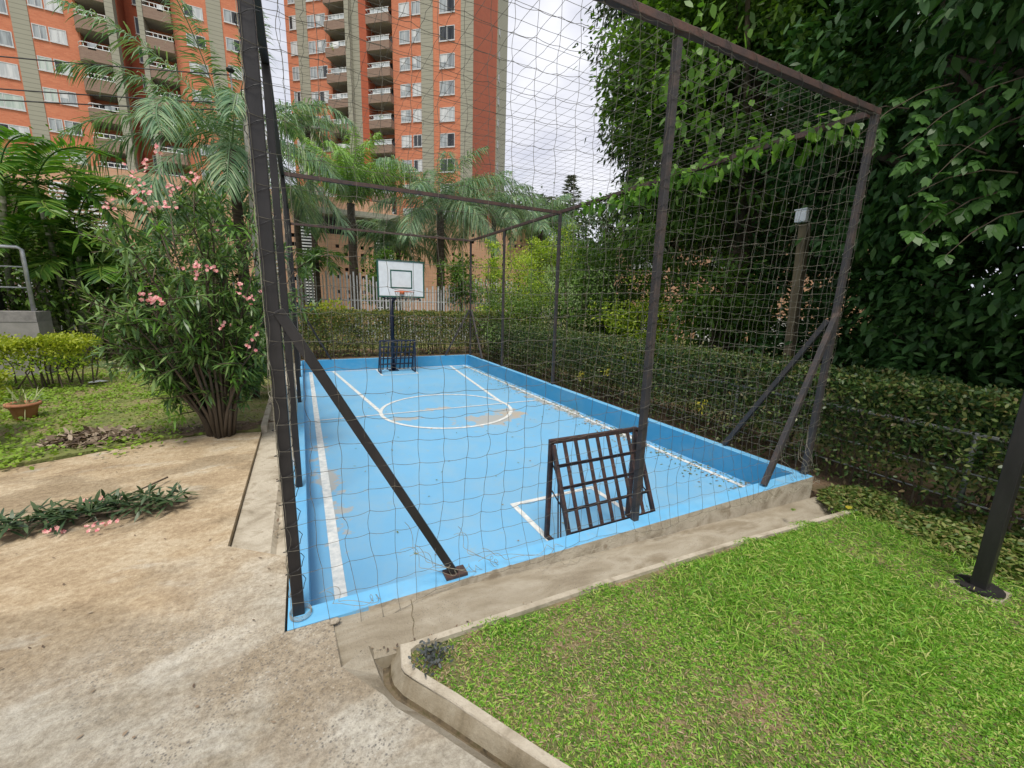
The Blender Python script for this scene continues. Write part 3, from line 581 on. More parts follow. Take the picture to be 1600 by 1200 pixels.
def net(c00, c10, c11, c01, nu, nv, normal, seed, bulge=.05, sagh=.012, jit=.012, sub=3, r=.0019, mat='rope', label='', topsag=0, tangle=None, nodes=True, inpl=.014):
    rg = np.random.default_rng(seed); c00, c10, c11, c01 = map(lambda p: np.array(p, float), (c00, c10, c11, c01)); nm = np.array(normal, float)
    ph = rg.uniform(0, 6, 12)
    def surf(u, v):
        u = np.asarray(u)[..., None]; v = np.asarray(v)[..., None]
        P = (c00*(1-u)+c10*u)*(1-v)+(c01*(1-u)+c11*u)*v
        b = np.sin(u*7+ph[0])*np.sin(v*5+ph[1])+.6*np.sin(u*17+ph[2]+3*v)*np.sin(v*9+ph[3])
        edge = np.minimum(1, 6*np.minimum(np.minimum(u, 1-u), np.minimum(v, 1-v)))
        P = P+nm*bulge*b*edge
        vd = unit(c01-c00); ud = unit(c10-c00)
        P = P+vd*inpl*edge*(np.sin(u*11+ph[4])+np.sin(u*5+v*4+ph[5]))+ud*inpl*.6*edge*np.sin(v*9+ph[6]+u*4)
        if topsag: P = P-vd*topsag*np.sin(np.pi*((u*2) % 1))*np.clip((v-.6)*2.5, 0, 1)
        return P
    U = np.linspace(0, 1, nu+1); Vv = np.linspace(0, 1, nv+1)
    G = surf(*np.meshgrid(U, Vv, indexing='ij')); G[1:-1, 1:-1] += rg.normal(0, jit, (nu-1, nv-1, 3))*np.array([1, 1, 1])
    if tangle: G = tangle(G, rg)
    lines = []; t = np.linspace(0, 1, sub+1)[:-1]
    down = np.array([0, 0, -1.]) if abs(nm[2]) < .5 else np.array([0, 0, -1.])
    for j in range(nv+1):
        A, B_ = G[:-1, j], G[1:, j]; s_ = sagh*(.5+rg.uniform(0, 1, nu))
        P = A[:, None]*(1-t)[None, :, None]+B_[:, None]*t[None, :, None]+down*(4*t*(1-t))[None, :, None]*s_[:, None, None]
        lines.append(np.concatenate([P.reshape(-1, 3), G[-1:, j]]))
    for i in range(nu+1):
        A, B_ = G[i, :-1], G[i, 1:]
        s_ = rg.normal(0, .006, nv); side = unit(c10-c00)
        P = A[:, None]*(1-t)[None, :, None]+B_[:, None]*t[None, :, None]+side*(4*t*(1-t))[None, :, None]*s_[:, None, None]
        lines.append(np.concatenate([P.reshape(-1, 3), G[i, -1:]]))
    o = tubes(lines, r, mat, 'net', None, G.reshape(-1, 3) if nodes else None, r*2.3)
    tag(o, label, 'net', 'nets hung on the court cage'); return o, G
def droop(G, rg):   # bottom rows slump over the rim
    n = G.shape[0]
    for j, (dy, dz) in enumerate(((-.09, -.05), (-.05, .0), (-.01, .0))):
        k = np.arange(n); wv = .5+.5*np.sin(k*.55)*np.sin(k*.23+1)
        G[:, j, 1] += dy*(.4+wv); G[:, j, 2] += dz*wv+(.0 if j else .02)
        G[:, j, 0] += .05*np.sin(k*.8)*(1-j*.3)
    return G
_, G = net((.03, .03, .0), (4.55, .02, .0), (4.64, .02, H+.03), (.03, .03, H-.01), 36, 25, (0, 1, 0), 1, .04, .008, .004, 4, .00135, 'ropedark', 'tall front rope net between the lawn and the court', .05, droop)
net((4.55, .03, .0), (4.53, 9.25, 0), (4.52, 9.25, H), (4.62, .03, H+.03), 70, 24, (1, 0, 0), 2, .03, .009, .005, 3, .00105, 'rope', 'long pale rope net in front of the right hedge')
net((.02, .03, .0), (.02, 9.25, 0), (.02, 9.25, H), (.02, .03, H), 70, 25, (1, 0, 0), 3, .03, .012, .008, 2, .0016, 'rope', 'long rope net beside the oleander, seen edge on', 0, None, False)
net((.03, 9.27, .0), (4.53, 9.27, 0), (4.53, 9.27, H), (.03, 9.27, H), 36, 25, (0, 1, 0), 4, .02, .006, .004, 2, .0015, 'ropedark', 'far rope net behind the basketball hoop')
net((.03, .05, H), (4.6, .05, H+.05), (4.5, 9.22, H), (.03, 9.22, H), 36, 70, (0, 0, 1), 5, .02, .001, .002, 2, .0014, 'ropedark', 'flat roof net stretched over the court', inpl=.004)
# loose gathered cord along the bottom of the front net
lines = []
for k in range(13):
    x0 = rng.uniform(.1, 4.3); ln = rng.uniform(.3, 1.1); m = 24; tt = np.linspace(0, 1, m)
    x = np.clip(x0+ln*tt, .05, 4.5); y = -.035-.05*np.abs(np.sin(tt*rng.uniform(4, 14)+k))-.01
    z = .01-.05*np.sin(np.pi*tt)*rng.uniform(.2, 1.2)+.012*np.sin(tt*30+k)-.02*np.abs(y+.03)/.05
    lines.append(np.c_[x, y, z])
for (x0, x1, zt) in ((.55, .95, .45), (.85, 1.2, .35), (1.0, 1.7, .12), (3.9, 4.3, .4), (4.2, 4.45, .5), (.15, .5, .15), (.6, 1.1, .3), (4.3, 4.5, .6)):
    for q in range(2):
        tt = np.linspace(0, 1, 30); x = x0+(x1-x0)*tt+.04*np.sin(tt*12+q); z = .005+zt*(1-tt)**1.5*rng.uniform(.6, 1)+.02*np.sin(tt*17+q*2); y = -.02+.03*np.sin(tt*9+q)
        lines.append(np.c_[x, y, z])
th = np.linspace(0, 25, 120)
lines.append(np.c_[.06+.05*np.cos(th), .05+.05*np.sin(th), .004+th*.0012])
tag(tubes(lines, .0015, 'rope', 'loose_cord'), 'loose tangled cord along the bottom of the front net', 'cord')

# ---------------------------------------------------------------- goals
def goal(loc, rz, m, label):
    t = thing('football_goal', label, 'goal', loc, rz, 'small steel goals on the court')
    w, h, d = .86, .82, .36
    for x in (0, w): MB().bar((x, d, 0), (x, d, h), .035, .035).build('goal_post', m, t, bevel=.003); MB().bar((x, 0, .0175), (x, d-.018, .0175), .03, .03).build('base_runner', m, t, bevel=.003)
    MB().bar((-.018, d, h), (w+.018, d, h), .035, .035).build('crossbar', m, t, bevel=.003)
    for x in (.005, w-.005): MB().bar((x, d-.02, h-.02), (x, .0, .03), .03, .03).build('back_stay', m, t, bevel=.002)
    g = MB()
    for k in range(1, 8): x = w*k/8; g.bar((x, d-.02, h-.015), (x, .005, .035), .032, .006, 0, (0, 1, .4))
    for k in range(1, 5): q = k/5; g.bar((.0, d-.02-(d-.03)*q-.009, h-.015-(h-.05)*q), (w, d-.02-(d-.03)*q-.009, h-.015-(h-.05)*q), .034, .006, 0, (0, 1, .4))
    g.build('back_grid', m, t)
    for x in (.012, w-.012):
        s = MB()
        for q in (.33, .6): s.bar((x, d, h*(1-q)+.1), (x, d*(1-q), h*(1-q)), .008, .008); s.bar((x, d*(.35+q*.4), .03), (x, d*(.35+q*.4)+.05, h*(.5+q*.4)), .008, .008)
        s.build('side_grid', m, t)
goal((1.83, .17, -HW+.004), 0, 'goal', 'near rusty black goal with its slanted grid back towards the front net')
goal((2.70, 8.83, -HW+.004), math.pi, 'goalfar', 'far small dark goal standing under the basketball hoop')

# ---------------------------------------------------------------- hoop
hp = thing('basketball_hoop', 'basketball hoop with white backboard on a dark pole behind the far goal', 'basketball hoop', (2.23, 8.9, -HW))
MB().tube([(0, 0, 0), (0, 0, 2.2)], .05, 12).build('pole', 'hoopblue', hp, True)
MB().box(-.12, .12, -.12, .12, .0045, .016).build('base_plate', 'hoopblue', hp)
bx, by = .13, -.62
a = MB(); a.bar((0, 0, 2.14), (bx, by+.04, 2.3), .05, .05); a.bar((0, 0, 1.75), (bx, by+.04, 2.0), .04, .04)
a.bar((bx-.42, by+.04, 1.86), (bx+.42, by+.04, 1.86), .03, .03); a.bar((bx-.42, by+.04, 1.86), (bx-.5, by+.04, 2.0), .03, .03); a.bar((bx+.42, by+.04, 1.86), (bx+.5, by+.04, 2.0), .03, .03)
a.build('support_arm', 'hoopblue', hp)
bb = thing('backboard', None, None); bb.parent = hp
b0 = MB().box(bx-.53, bx+.53, by, by+.025, 1.92, 2.72).build('board', 'white', bb)
b_ = MB()
for x0, x1, z0, z1 in ((-.56, .56, 2.72, 2.755), (-.56, .56, 1.885, 1.92), (-.56, -.525, 1.92, 2.72), (.525, .56, 1.92, 2.72)): b_.box(bx+x0, bx+x1, by-.008, by+.033, z0, z1)
for x0, x1, z0, z1 in ((-.26, .26, 2.5, 2.53), (-.26, .26, 2.1, 2.13), (-.26, -.232, 2.13, 2.5), (.232, .26, 2.13, 2.5)): b_.box(bx+x0, bx+x1, by-.004, by-.0005, z0, z1)
b_.build('board_stripe', 'green', bb)
rr_ = MB(); rc = (bx, by-.3, 2.02)
rr_.tube([(rc[0]+.22*math.cos(a_), rc[1]+.22*math.sin(a_), rc[2]) for a_ in np.linspace(0, 2*math.pi, 33)], .009, 6, cap=False); rr_.box(bx-.05, bx+.05, by-.09, by-.002, 1.96, 2.04)
rr_.build('ring', 'orange', hp, True)
lines = []
for k in range(12):
    for sgn in (1, -1):
        tt = np.linspace(0, 1, 7); an = 2*math.pi*(k/12+sgn*tt*.12); rad = .22*(1-.45*tt)
        lines.append(np.c_[rc[0]+rad*np.cos(an), rc[1]+rad*np.sin(an), rc[2]-.38*tt])
tubes(lines, .003, 'rope', 'hoop_net', hp)

# ---------------------------------------------------------------- hedges
def hedge(name, label, x0, x1, y0, y1, z0, z1, n, ll, mat, stems, faces, body=.35, group=None):
    t = thing(name, label, 'hedge', ((x0+x1)/2, (y0+y1)/2, z0), 0, group); cx, cy = (x0+x1)/2, (y0+y1)/2
    P = np.stack([rng.uniform(x0, x1, n), rng.uniform(y0, y1, n), rng.uniform(z0+.05, z1, n)], 1)
    k = rng.uniform(size=n); top = k < .28
    P[top, 2] = z1+.035*np.sin(P[top, 0]*6+P[top, 1]*5)+.025*np.sin(P[top, 0]*17-P[top, 1]*13)+rng.normal(0, .018, top.sum())
    for kk, (ax, val, w) in enumerate(faces):
        sel = (k >= .28+kk*w) & (k < .28+(kk+1)*w); P[sel, ax] = val+rng.normal(0, .045, sel.sum())+.04*np.sin(P[sel, 1-ax]*4+P[sel, 2]*5)
    # thin out the lower part, gaps by a coarse pattern
    hh = (P[:, 2]-z0)/(z1-z0); gap = np.sin(P[:, 0]*9+P[:, 2]*11)*np.sin(P[:, 1]*8.3-P[:, 2]*7)+.5*np.sin(P[:, 0]*23+P[:, 1]*19+P[:, 2]*17)
    keep = rng.uniform(size=n) < np.clip(.3+hh*1.2-.34*(gap > .45)*(hh < .8), 0.04, 1)
    P = P[keep]; m = len(P); lv = Leaves(); lv.add(P-[cx, cy, z0], rdir(m, .35), rdir(m, .8), rng.uniform(.7, 1.2, m)*ll, rng.uniform(.7, 1.1, m)*ll*.5, .15)
    lv.build('foliage', mat, t)
    st = MB()
    for _ in range(stems):
        x, y = rng.uniform(x0+.08, x1-.08), rng.uniform(y0+.05, y1-.05); pts = [(x-cx, y-cy, -.04)]; h = rng.uniform(.6, .95)*(z1-z0)
        for q in range(1, 5): pts.append((x-cx+rng.normal(0, .035)*q*.7, y-cy+rng.normal(0, .035)*q*.7, h*q/4))
        st.tube(pts, [.011, .01, .008, .006, .004], 5)
    st.build('stem', 'bark', t); t.children[-1]['kind'] = 'stuff'
    return t
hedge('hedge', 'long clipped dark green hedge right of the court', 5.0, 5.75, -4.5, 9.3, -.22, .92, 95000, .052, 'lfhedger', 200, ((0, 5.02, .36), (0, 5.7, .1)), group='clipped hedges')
hedge('hedge', 'clipped reddish green hedge behind the hoop', -.15, 5.9, 9.62, 10.4, -.04, 1.16, 45000, .055, 'lfhedge', 150, ((1, 9.66, .45), (0, 5.9, .05)), group='clipped hedges')
# yellow sprigs inside the right hedge
for px, py in ((908, 585), (948, 580), (1093, 632)):
    p = AR(px, py, 1); d = ray(px, py); q = CAM+d*((4.93-CAM[0])/d[0])
    lv = Leaves(); m = 26; lv.add(rng.normal(0, .035, (m, 3))+q, rdir(m, -.3), rdir(m, .5), .055, .02, .2)
    tag(lv.build('yellow_foliage', 'yellowleaf'), {908: 'yellow sprig left in the right hedge, leftmost of three', 948: 'yellow sprig in the right hedge, middle of three', 1093: 'yellow sprig low in the right hedge, rightmost of three'}[px], 'sprig', 'yellow sprigs in the hedge')

# galvanised pipe fence inside the right hedge
pf = thing('pipe_fence', 'low galvanised pipe fence running through the right hedge', 'pipe fence', (5.32, 0, -.2))
MB().tube([(0, -4, .77), (0, 9, .77)], .021, 8).build('rail', 'galvdark', pf, True)
MB().tube([(0, -4, .42), (0, 9, .42)], .009, 6).build('rail', 'galvdark', pf, True); MB().tube([(0, -4, .16), (0, 9, .16)], .009, 6).build('rail', 'galvdark', pf, True)
for y in (-3, -.82, 1.4, 3.6, 5.8, 8): MB().tube([(0, y, -.05), (0, y, .76)], .022, 8).build('post', 'galvdark', pf, True)

# white picket fence behind the far hedge
wf = thing('picket_fence', 'pale metal picket fence behind the far hedge', 'fence', (0, 13.6, -.05))
pk = MB()
x = -11.
k = 0
while x < 10.5:
    h = 2.15+.22*math.sin(x*1.1)+(.12 if k % 2 else 0)+random.uniform(-.03, .03); yy = .25*math.sin(x*.35)
    pk.bar((x, yy, 0), (x, yy, h), .055 if k % 2 else .03, .03); x += .11; k += 1
pk.build('picket_panel', 'picket', wf)
for z in (.4, 1.5):
    MB().tube([(x_, .25*math.sin(x_*.35)+.04, z) for x_ in np.linspace(-11, 10.5, 40)], .02, 6).build('rail', 'galv', wf)

# ---------------------------------------------------------------- towers
def window(parent, mesh_cache, w, h, pane, x, y, z, rz=0, double=True):
    key = (round(w, 2), round(h, 2), pane)
    if key not in mesh_cache:
        f = MB(); t_ = .07
        f.box(0, w, -.05, .02, 0, t_); f.box(0, w, -.05, .02, h-t_, h); f.box(0, t_, -.05, .02, t_, h-t_); f.box(w-t_, w, -.05, .02, t_, h-t_)
        if w > .8: f.box(w/2-.03, w/2+.03, -.05, .02, t_, h-t_)
        f.box(-.04, w+.04, -.09, -.0505, -.08, -.01)
        fo = f.build('window', 'frame'); p = MB()
        cols = {'L': ['paneL', 'paneL'], 'M': ['paneM', 'paneM'], 'G': ['paneG', 'paneG'], 'D': ['paneD', 'paneD'], 'X': ['paneD', 'paneL'], 'Y': ['paneM', 'paneD'], 'Z': ['paneL', 'paneM']}[pane]
        if w > .8:
            p.box(t_, w/2-.03, -.02, -.0, t_, h-t_, 0); p.box(w/2+.03, w-t_, -.03, -.01, t_, h-t_, 1)
            if pane == 'Z': p.box(t_, w/2-.03, -.024, -.0201, t_, h*.45, 1)
        else: p.box(t_, w-t_, -.02, 0, t_, h-t_, 0)
        po = p.build('pane', cols)
        mesh_cache[key] = (fo.data, po.data); bpy.data.objects.remove(fo); bpy.data.objects.remove(po)
    a, b = mesh_cache[key]
    fo = link(bpy.data.objects.new('window', a), parent); po = link(bpy.data.objects.new('pane', b), fo); fo.location = (x, y, z); fo.rotation_euler = (0, 0, rz)
    return fo
cache = {}
def balcony(parent, x0, x1, ztop, zbot, out=1.0, rail='frame', curve=True, back=1.3, floorh=2.6, railh=.42, glass=False):
    t = bpy.data.objects.new('balcony', None); link(t, parent); t.location = (x0, 0, zbot); w = x1-x0; h = ztop-zbot
    m = MB(); n = 8
    outer = []
    for k in range(n+1):
        a = k/n*math.pi/2; cut = .55 if curve else .12
        outer.append((cut-cut*math.cos(a)*1, -out*math.sin(a)*1.0) if curve else (0, -out*k/n))
    outer += [(w, -out)]
    inner = [(min(x+.12, w), min(y+.12, 0)) for x, y in outer]
    L_ = len(outer); vs = [(x, y, 0) for x, y in outer]+[(x, y, h) for x, y in outer]+[(x, y, h) for x, y in inner]
    m.add(vs, [(k, k+1, L_+k+1, L_+k) for k in range(L_-1)]+[(L_+k, L_+k+1, 2*L_+k+1, 2*L_+k) for k in range(L_-1)])
    m.add([(w, -out, 0), (w, 0, 0), (w, 0, h), (w, -out, h)], [(0, 1, 2, 3)])
    m.build('parapet', 'brickbrown', t)
    sl = MB(); sl.add([(x+.01, y+.01, -.01) for x, y in outer]+[(w, back, -.01), (0.0, back, -.01)], [tuple(range(L_+2))])
    sl.add([(x+.01, y+.01, .12) for x, y in outer]+[(w, back, .12), (0.0, back, .12)], [tuple(range(L_+2))]); sl.build('slab', 'slabgrey', t)
    rl = MB(); rp = [(x+.04, y+.04, h+railh) for x, y in outer]; rl.tube(rp, .035, 6)
    rl.tube([(x+.02, y+.02, h+.03) for x, y in outer], .045, 6)
    for k in range(0, 5): xx = .6+(w-.7)*k/4; rl.bar((xx, -out+.04, h), (xx, -out+.04, h+railh), .04, .04)
    ro = rl.build('railing', 'white', t)
    if glass: MB().box(.6, w-.05, -out+.06, -out+.08, h+.05, h+railh-.03).build('glass_panel', 'glassrail', t)
    if random.random() < .4: xa = random.uniform(.7, w-.9); MB().box(xa, xa+random.uniform(.4, .8), -out+.0, -out+.03, h-.15, h+railh).build('laundry', random.choice(['white', 'paneL', 'paneM']), t)
    if random.random() < .3:
        lp_ = Leaves(); c_ = np.array([random.uniform(.6, w-.5), -out+.35, h+.15]); lp_.add(c_+rng.normal(0, .16, (60, 3)), rdir(60, .4), rdir(60, .5), .28, .12, .2); lp_.build('potted_foliage', 'lfbush', t)
    d = MB(); zf = .15
    for k in range(3): xa = .15+(w-.3)*k/3; d.box(xa, xa+(w-.3)/3-.05, back-.04, back-.01, zf, zf+2.05, k % 3)
    cols = random.choice([['paneD', 'paneM', 'paneD'], ['paneD', 'paneD', 'paneM'], ['paneM', 'paneD', 'paneD']])
    d.build('balcony_door', cols, t); return t
def winpick(seed): return 'LMGDXYZLMZ'[seed % 10]
# tower 1
t1 = thing('apartment_tower', 'orange brick tower with stacked curved brown balconies, left of the tall front post', 'apartment tower', (0, 57.5, 0))
wb = MB(); ZT = 44
for x0, x1 in ((-34, -17.1), (-9.73, -3.05)): wb.box(x0, x1, 0, 14, -.3, ZT)
wb.box(-17.1, -14.72, 1.32, 14, -.3, ZT); wb.box(-11.9, -9.73, 1.32, 14, -.3, ZT)
wb.build('wall', 'brick', t1)
MB().box(-14.1, -12.32, 2.4, 14, -.3, ZT).build('recess_wall', 'brickshade', t1)
sg = MB()
for x0, x1, y0 in ((-21.7, -20.5, -.06), (-14.72, -14.1, -1.02), (-12.32, -11.9, -.9), (-6.7, -5.4, -.06)): sg.box(x0, x1, y0, .01 if y0 > -.5 else 14, -.3, ZT+.4)
sg.build('cladding_band', 'sage', t1)
sr = MB(); sr.box(-14.12, -14.02, .0, 2.6, -.3, ZT, 0); sr.build('recess_side', 'brickshade', t1)
s_ = 0
for j in range(-7, 4):
    Fz = 26.0+2.63*j
    for (x0, w, zo, h) in ((-24.6, 2.75, -.35, 1.25), (-20.42, 1.0, .95, 1.18), (-19.3, 1.22, .95, 1.18), (-8.68, 1.64, .85, 1.1), (-5.2, 1.42, 1.3, 1.2)):
        s_ += 7+j*j; window(t1, cache, w, h, winpick(s_+int(x0)), x0, 0, Fz+zo+(.1 if zo < 0 else 0))
    window(t1, cache, 1.0, 1.55, 'D', -13.32, 2.4, Fz-.9)
    balcony(t1, -17.3, -14.74, Fz+.76, Fz-.35); balcony(t1, -11.88, -9.7, Fz+.4, Fz-.6, .85, curve=False)
# tower 2
P2 = (15.46, 47.2, 0)
t2 = thing('apartment_tower', 'orange brick tower in the centre behind the net and the palm trees', 'apartment tower', P2, R(-40))
wb = MB()
for x0, x1 in ((-19.3, -13.5), (-5.7, 3.66)): wb.box(x0, x1, 0, 14.2, -.3, ZT+4)
wb.box(-13.5, -10.9, 1.32, 14.2, -.3, ZT+4); wb.box(-8.5, -5.7, 1.32, 14.2, -.3, ZT+4); wb.build('wall', 'brick', t2)
MB().box(3.66, 3.72, .0, 9.1, -.3, ZT+4).build('side_wall', 'brickshade', t2)  # thin skin on the turned-away side, its shade put into the brick colour
MB().box(-9.4, -8.5, -.6, 14, -.3, ZT+4).build('recess_wall', 'brickshade', t2)
sg = MB()
for x0, x1, y0, y1 in ((-17.8, -16.4, -.06, .01), (-10.9, -10.35, -1.0, 14), (-10.35, -9.36, -.45, 14), (-2.27, -.86, -.06, .01), (2.33, 3.74, -.06, .0), (3.66, 3.74, 9.5, 14.3)): sg.box(x0, x1, y0, y1, -.3, ZT+4.4)
sg.build('cladding_band', 'sage', t2)
for j in range(-7, 4):
    zt = 27.55+2.61*j
    for (x0, w, h, dz) in ((-18.75, .9, 1.4, .35), (-16.35, .95, 1.25, .15), (-15.25, 1.25, 1.25, .15), (-4.83, 1.25, 1.25, .05), (-3.35, 1.05, 1.25, .05), (-.11, 1.75, 1.4, 0)):
        s_ += 3+j*j; window(t2, cache, w, h, winpick(s_+int(x0*3)), x0, 0, zt-h+dz)
    window(t2, cache, .5, .8, 'D', 3.74, 10.0, zt-.9, R(90))
    balcony(t2, -13.5, -10.92, zt+1.45-2.61+2.5, zt+.55-2.61+2.5, 1.0, curve=False, railh=.5, glass=True); balcony(t2, -8.5, -5.72, zt+1.6, zt+.75, .7, curve=False, railh=.5, glass=True)

# ---------------------------------------------------------------- parking podium of peach brick with square holes
pd = thing('parking_building', 'peach brick parking building with rows of square holes behind the palms', 'building', (0, 24, -.05))
def holed(m, x0, x1, z0, z1, y, cell=.42, hs=.17, every=None):
    nx, nz = max(1, int((x1-x0)/cell)), max(1, int((z1-z0)/cell)); cx, cz = (x1-x0)/nx, (z1-z0)/nz
    for i in range(nx):
        for j in range(nz):
            a, b, c, d = x0+i*cx, x0+(i+1)*cx, z0+j*cz, z0+(j+1)*cz
            if every(i, j):
                ha, hb, hc_, hd = (a+b)/2-hs/2, (a+b)/2+hs/2, (c+d)/2-hs/2, (c+d)/2+hs/2
                m.add([(a, y, c), (b, y, c), (b, y, d), (a, y, d), (ha, y, hc_), (hb, y, hc_), (hb, y, hd), (ha, y, hd), (ha, y+.12, hc_), (hb, y+.12, hc_), (hb, y+.12, hd), (ha, y+.12, hd)],
                      [(0, 1, 5, 4), (1, 2, 6, 5), (2, 3, 7, 6), (3, 0, 4, 7), (4, 5, 9, 8), (5, 6, 10, 9), (6, 7, 11, 10), (7, 4, 8, 11)])
            else: m.add([(a, y, c), (b, y, c), (b, y, d), (a, y, d)], [(0, 1, 2, 3)])
pw = MB()
holed(pw, -16, .25, 0, 5.9, 0, .45, .2, lambda i, j: (j % 4 in (1, 2)) and (i % 7 < 4))
holed(pw, 1.1, 4.2, 0, 5.0, .02, .4, .19, lambda i, j: (j in (3, 4, 6, 7, 9, 10)) and i > 1)
holed(pw, 5.3, 14.5, 0, 5.9, 0, .42, .19, lambda i, j: (j % 3 != 2) and (i % 8 < 4))
pw.box(-16, .25, .0, .1, 5.9, 6.95); pw.box(.25, 5.3, .03, .2, 6.2, 6.95); pw.box(5.3, 14.5, 0, .1, 5.9, 6.4)
pw.add([(14.5, 0, 0), (14.5, 9, 0), (14.5, 9, 6.4), (14.5, 0, 6.4)], [(0, 1, 2, 3)]); pw.add([(-16, 0, 0), (-16, 9, 0), (-16, 9, 6.95), (-16, 0, 6.95)], [(3, 2, 1, 0)])
pw.build('wall', 'peach', pd)
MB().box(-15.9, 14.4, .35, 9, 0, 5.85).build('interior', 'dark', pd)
MB().box(-16.1, 14.6, .2, 9.2, 6.0, 6.3).build('roof_slab', 'slabgrey', pd)
MB().box(.9, 5.6, -.6, .3, 5.95, 6.25).build('canopy', 'sage', pd)
lvr = MB()
for x0, x1, z0, z1 in ((.3, .95, 1.0, 6.1), (4.3, 5.2, .5, 5.8), (-9.2, -7.4, 3, 6.2), (-1.4, -.5, 1.2, 5.6)):
    z = z0
    while z < z1: lvr.box(x0, x1, -.08, .03, z, z+.075); z += .16
lvr.build('louvre', 'white', pd)

# left lower wing: grey brown wall behind the arecas
lw_ = thing('annex_building', 'low brown brick annex with white louvres behind the areca palms', 'building', (-13, 20, -.05))
MB().box(-8, 3.2, 0, 6, 0, 5.4).build('wall', 'brickbrown', lw_)
lv2 = MB(); z = 3.1
while z < 4.9: lv2.box(1.0, 2.7, -.06, -.002, z, z+.07); z += .15
lv2.build('louvre', 'white', lw_)
MB().box(-8.2, 3.4, -.4, 6.2, 5.4, 5.6).build('roof', 'slabgrey', lw_)

# ---------------------------------------------------------------- distant things on the right
hl = MB(); n = 60; vs = []
for k in range(n+1):
    x = -40+220*k/n
    for q, (yy, s_h) in enumerate(((150, 0), (170, .55), (190, 1), (230, .8))): vs.append((x, yy+6*math.sin(k*.7+q), s_h*(30+8*math.sin(k*.23)+4*math.sin(k*.9+q))-.4*(s_h == 0)))
hl.add(vs, [(k*4+q, (k+1)*4+q, (k+1)*4+q+1, k*4+q+1) for k in range(n) for q in range(3)])
tag(hl.build('hill', 'lfbushd', None, True), 'far green hills rising behind the right trees', 'hill', kind='structure')
hb = thing('orange_house', 'orange brick house half hidden behind the right trees', 'house', (20.5, 11.5, -1.4), R(-55))
MB().box(-7, 7, 0, 6, 0, 6.6).build('wall', 'peach', hb); MB().box(-7.3, 7.3, -.4, 6.4, 6.6, 6.85).build('roof', 'slabgrey', hb)
for k, (x, z, pn) in enumerate(((-6, 5, 'M'), (-2, 5, 'X'), (2, 5, 'L'), (6, 5, 'D'), (-6, 1, 'X'), (1, 1, 'L'), (5, 1, 'M'))): window(hb, cache, 1.6, 1.5, pn, x, 0, z)
MB().box(-2.4, -1.2, -.06, .01, .3, 2.6).build('door', 'white', hb)
fb = thing('far_house', 'pale pink house on the hillside right of the centre tower', 'house', (42, 96, 0), R(-20))
MB().box(-6, 6, 0, 8, 0, 20).build('wall', 'peach', fb); MB().box(-6.4, 6.4, -.4, 8.4, 20, 20.6).build('roof', 'slabgrey', fb)

# ---------------------------------------------------------------- palms
def frond(lv, rach, base, az, el, length, ll, n, droop=.9, plumose=.5, w=.035, lb=.5, curl=1.):
    m = 14; t = np.linspace(0, 1, m); e = el-droop*t**1.3*1.6
    dx = np.cos(e); dz = np.sin(e); st_ = length/(m-1)
    X = np.concatenate([[0], np.cumsum(dx[:-1])])*st_; Z_ = np.concatenate([[0], np.cumsum(dz[:-1])])*st_
    az2 = az+.15*t**2*rng.normal(); P = base+np.c_[X*np.sin(az2), X*np.cos(az2), Z_]
    rach.append(P)
    q = np.linspace(.12, .99, n)*(m-1); i = np.minimum(q.astype(int), m-2); f = (q-i)[:, None]; B0 = P[i]*(1-f)+P[i+1]*f; D0 = unit(P[i+1]-P[i])
    S0 = unit(np.cross(D0, [0, 0, 1.])); U0 = np.cross(S0, D0)
    s = q/(m-1); len_ = ll*np.sin(np.pi*np.clip(s*.86+.1, 0, 1))**.6
    for sg_ in (1, -1):
        lift = rng.normal(0, plumose, n)[:, None]; D = unit(S0*sg_+D0*(.55+.5*s[:, None])+U0*(.25+lift)); 
        lv.add(B0, D, U0+.2*rng.normal(size=(n, 3)), len_*rng.uniform(.85, 1.1, n), w, lb*rng.uniform(.7, 1.3, n), .35)
def palm(label, name, x, y, z0, zc, tr, nf, fl, ll, nl, mats, trunkm, elr=(.1, 1.3), lean=(0, 0), plum=.45, w=.035, lb=.5, group=None, droopf=.95, seed=None, shaft=None):
    t = thing(name, label, 'palm tree', (x, y, z0), 0, group); H_ = zc-z0; lx, ly = lean
    tp = [(lx*s*s, ly*s*s, H_*s-.1*(s == 0)) for s in np.linspace(0, 1, 8)]
    MB().tube(tp, [tr*(1.25-.35*s) for s in np.linspace(0, 1, 8)], 10).build('trunk', trunkm, t, True)
    if shaft: MB().tube([(lx, ly, H_-.05), (lx, ly, H_+shaft)], [tr*1.05, tr*.5], 8).build('crownshaft', 'lfqueeng', t, True)
    lv = Leaves(); rc_ = []
    c = np.array([lx, ly, H_+(shaft or 0)*.8])
    for k in range(nf):
        s = (k+.5)/nf; el = elr[1]+(elr[0]-elr[1])*s; az = k*2.399+rng.normal(0, .15)
        frond(lv, rc_, c, az, el, fl*rng.uniform(.85, 1.1), ll, nl, droopf*rng.uniform(.8, 1.15), plum, w, lb)
    cr_ = lv.build('crown', mats, t)
    o = tubes(rc_, .014, mats, 'frond_stalk', t); return t
qg = 'feather palms behind the court'
p = AR(362, 235, 14.5); palm('large blue green feather palm rising above the oleander', 'palm_tree', p[0], p[1], 0, p[2], .13, 22, 3.7, .68, 95, 'lfqueen', 'darkpalm', (-.3, 1.35), group=qg, w=.034, lb=.7)
p = AR(548, 318, 19.5); palm('feather palm with dark swollen trunk left of the backboard', 'palm_tree', p[0], p[1], 0, p[2], .17, 22, 3.1, .75, 85, 'lfqueeng', 'darkpalm', (.75, 1.52), group=qg, w=.038, lb=.85, droopf=.78)
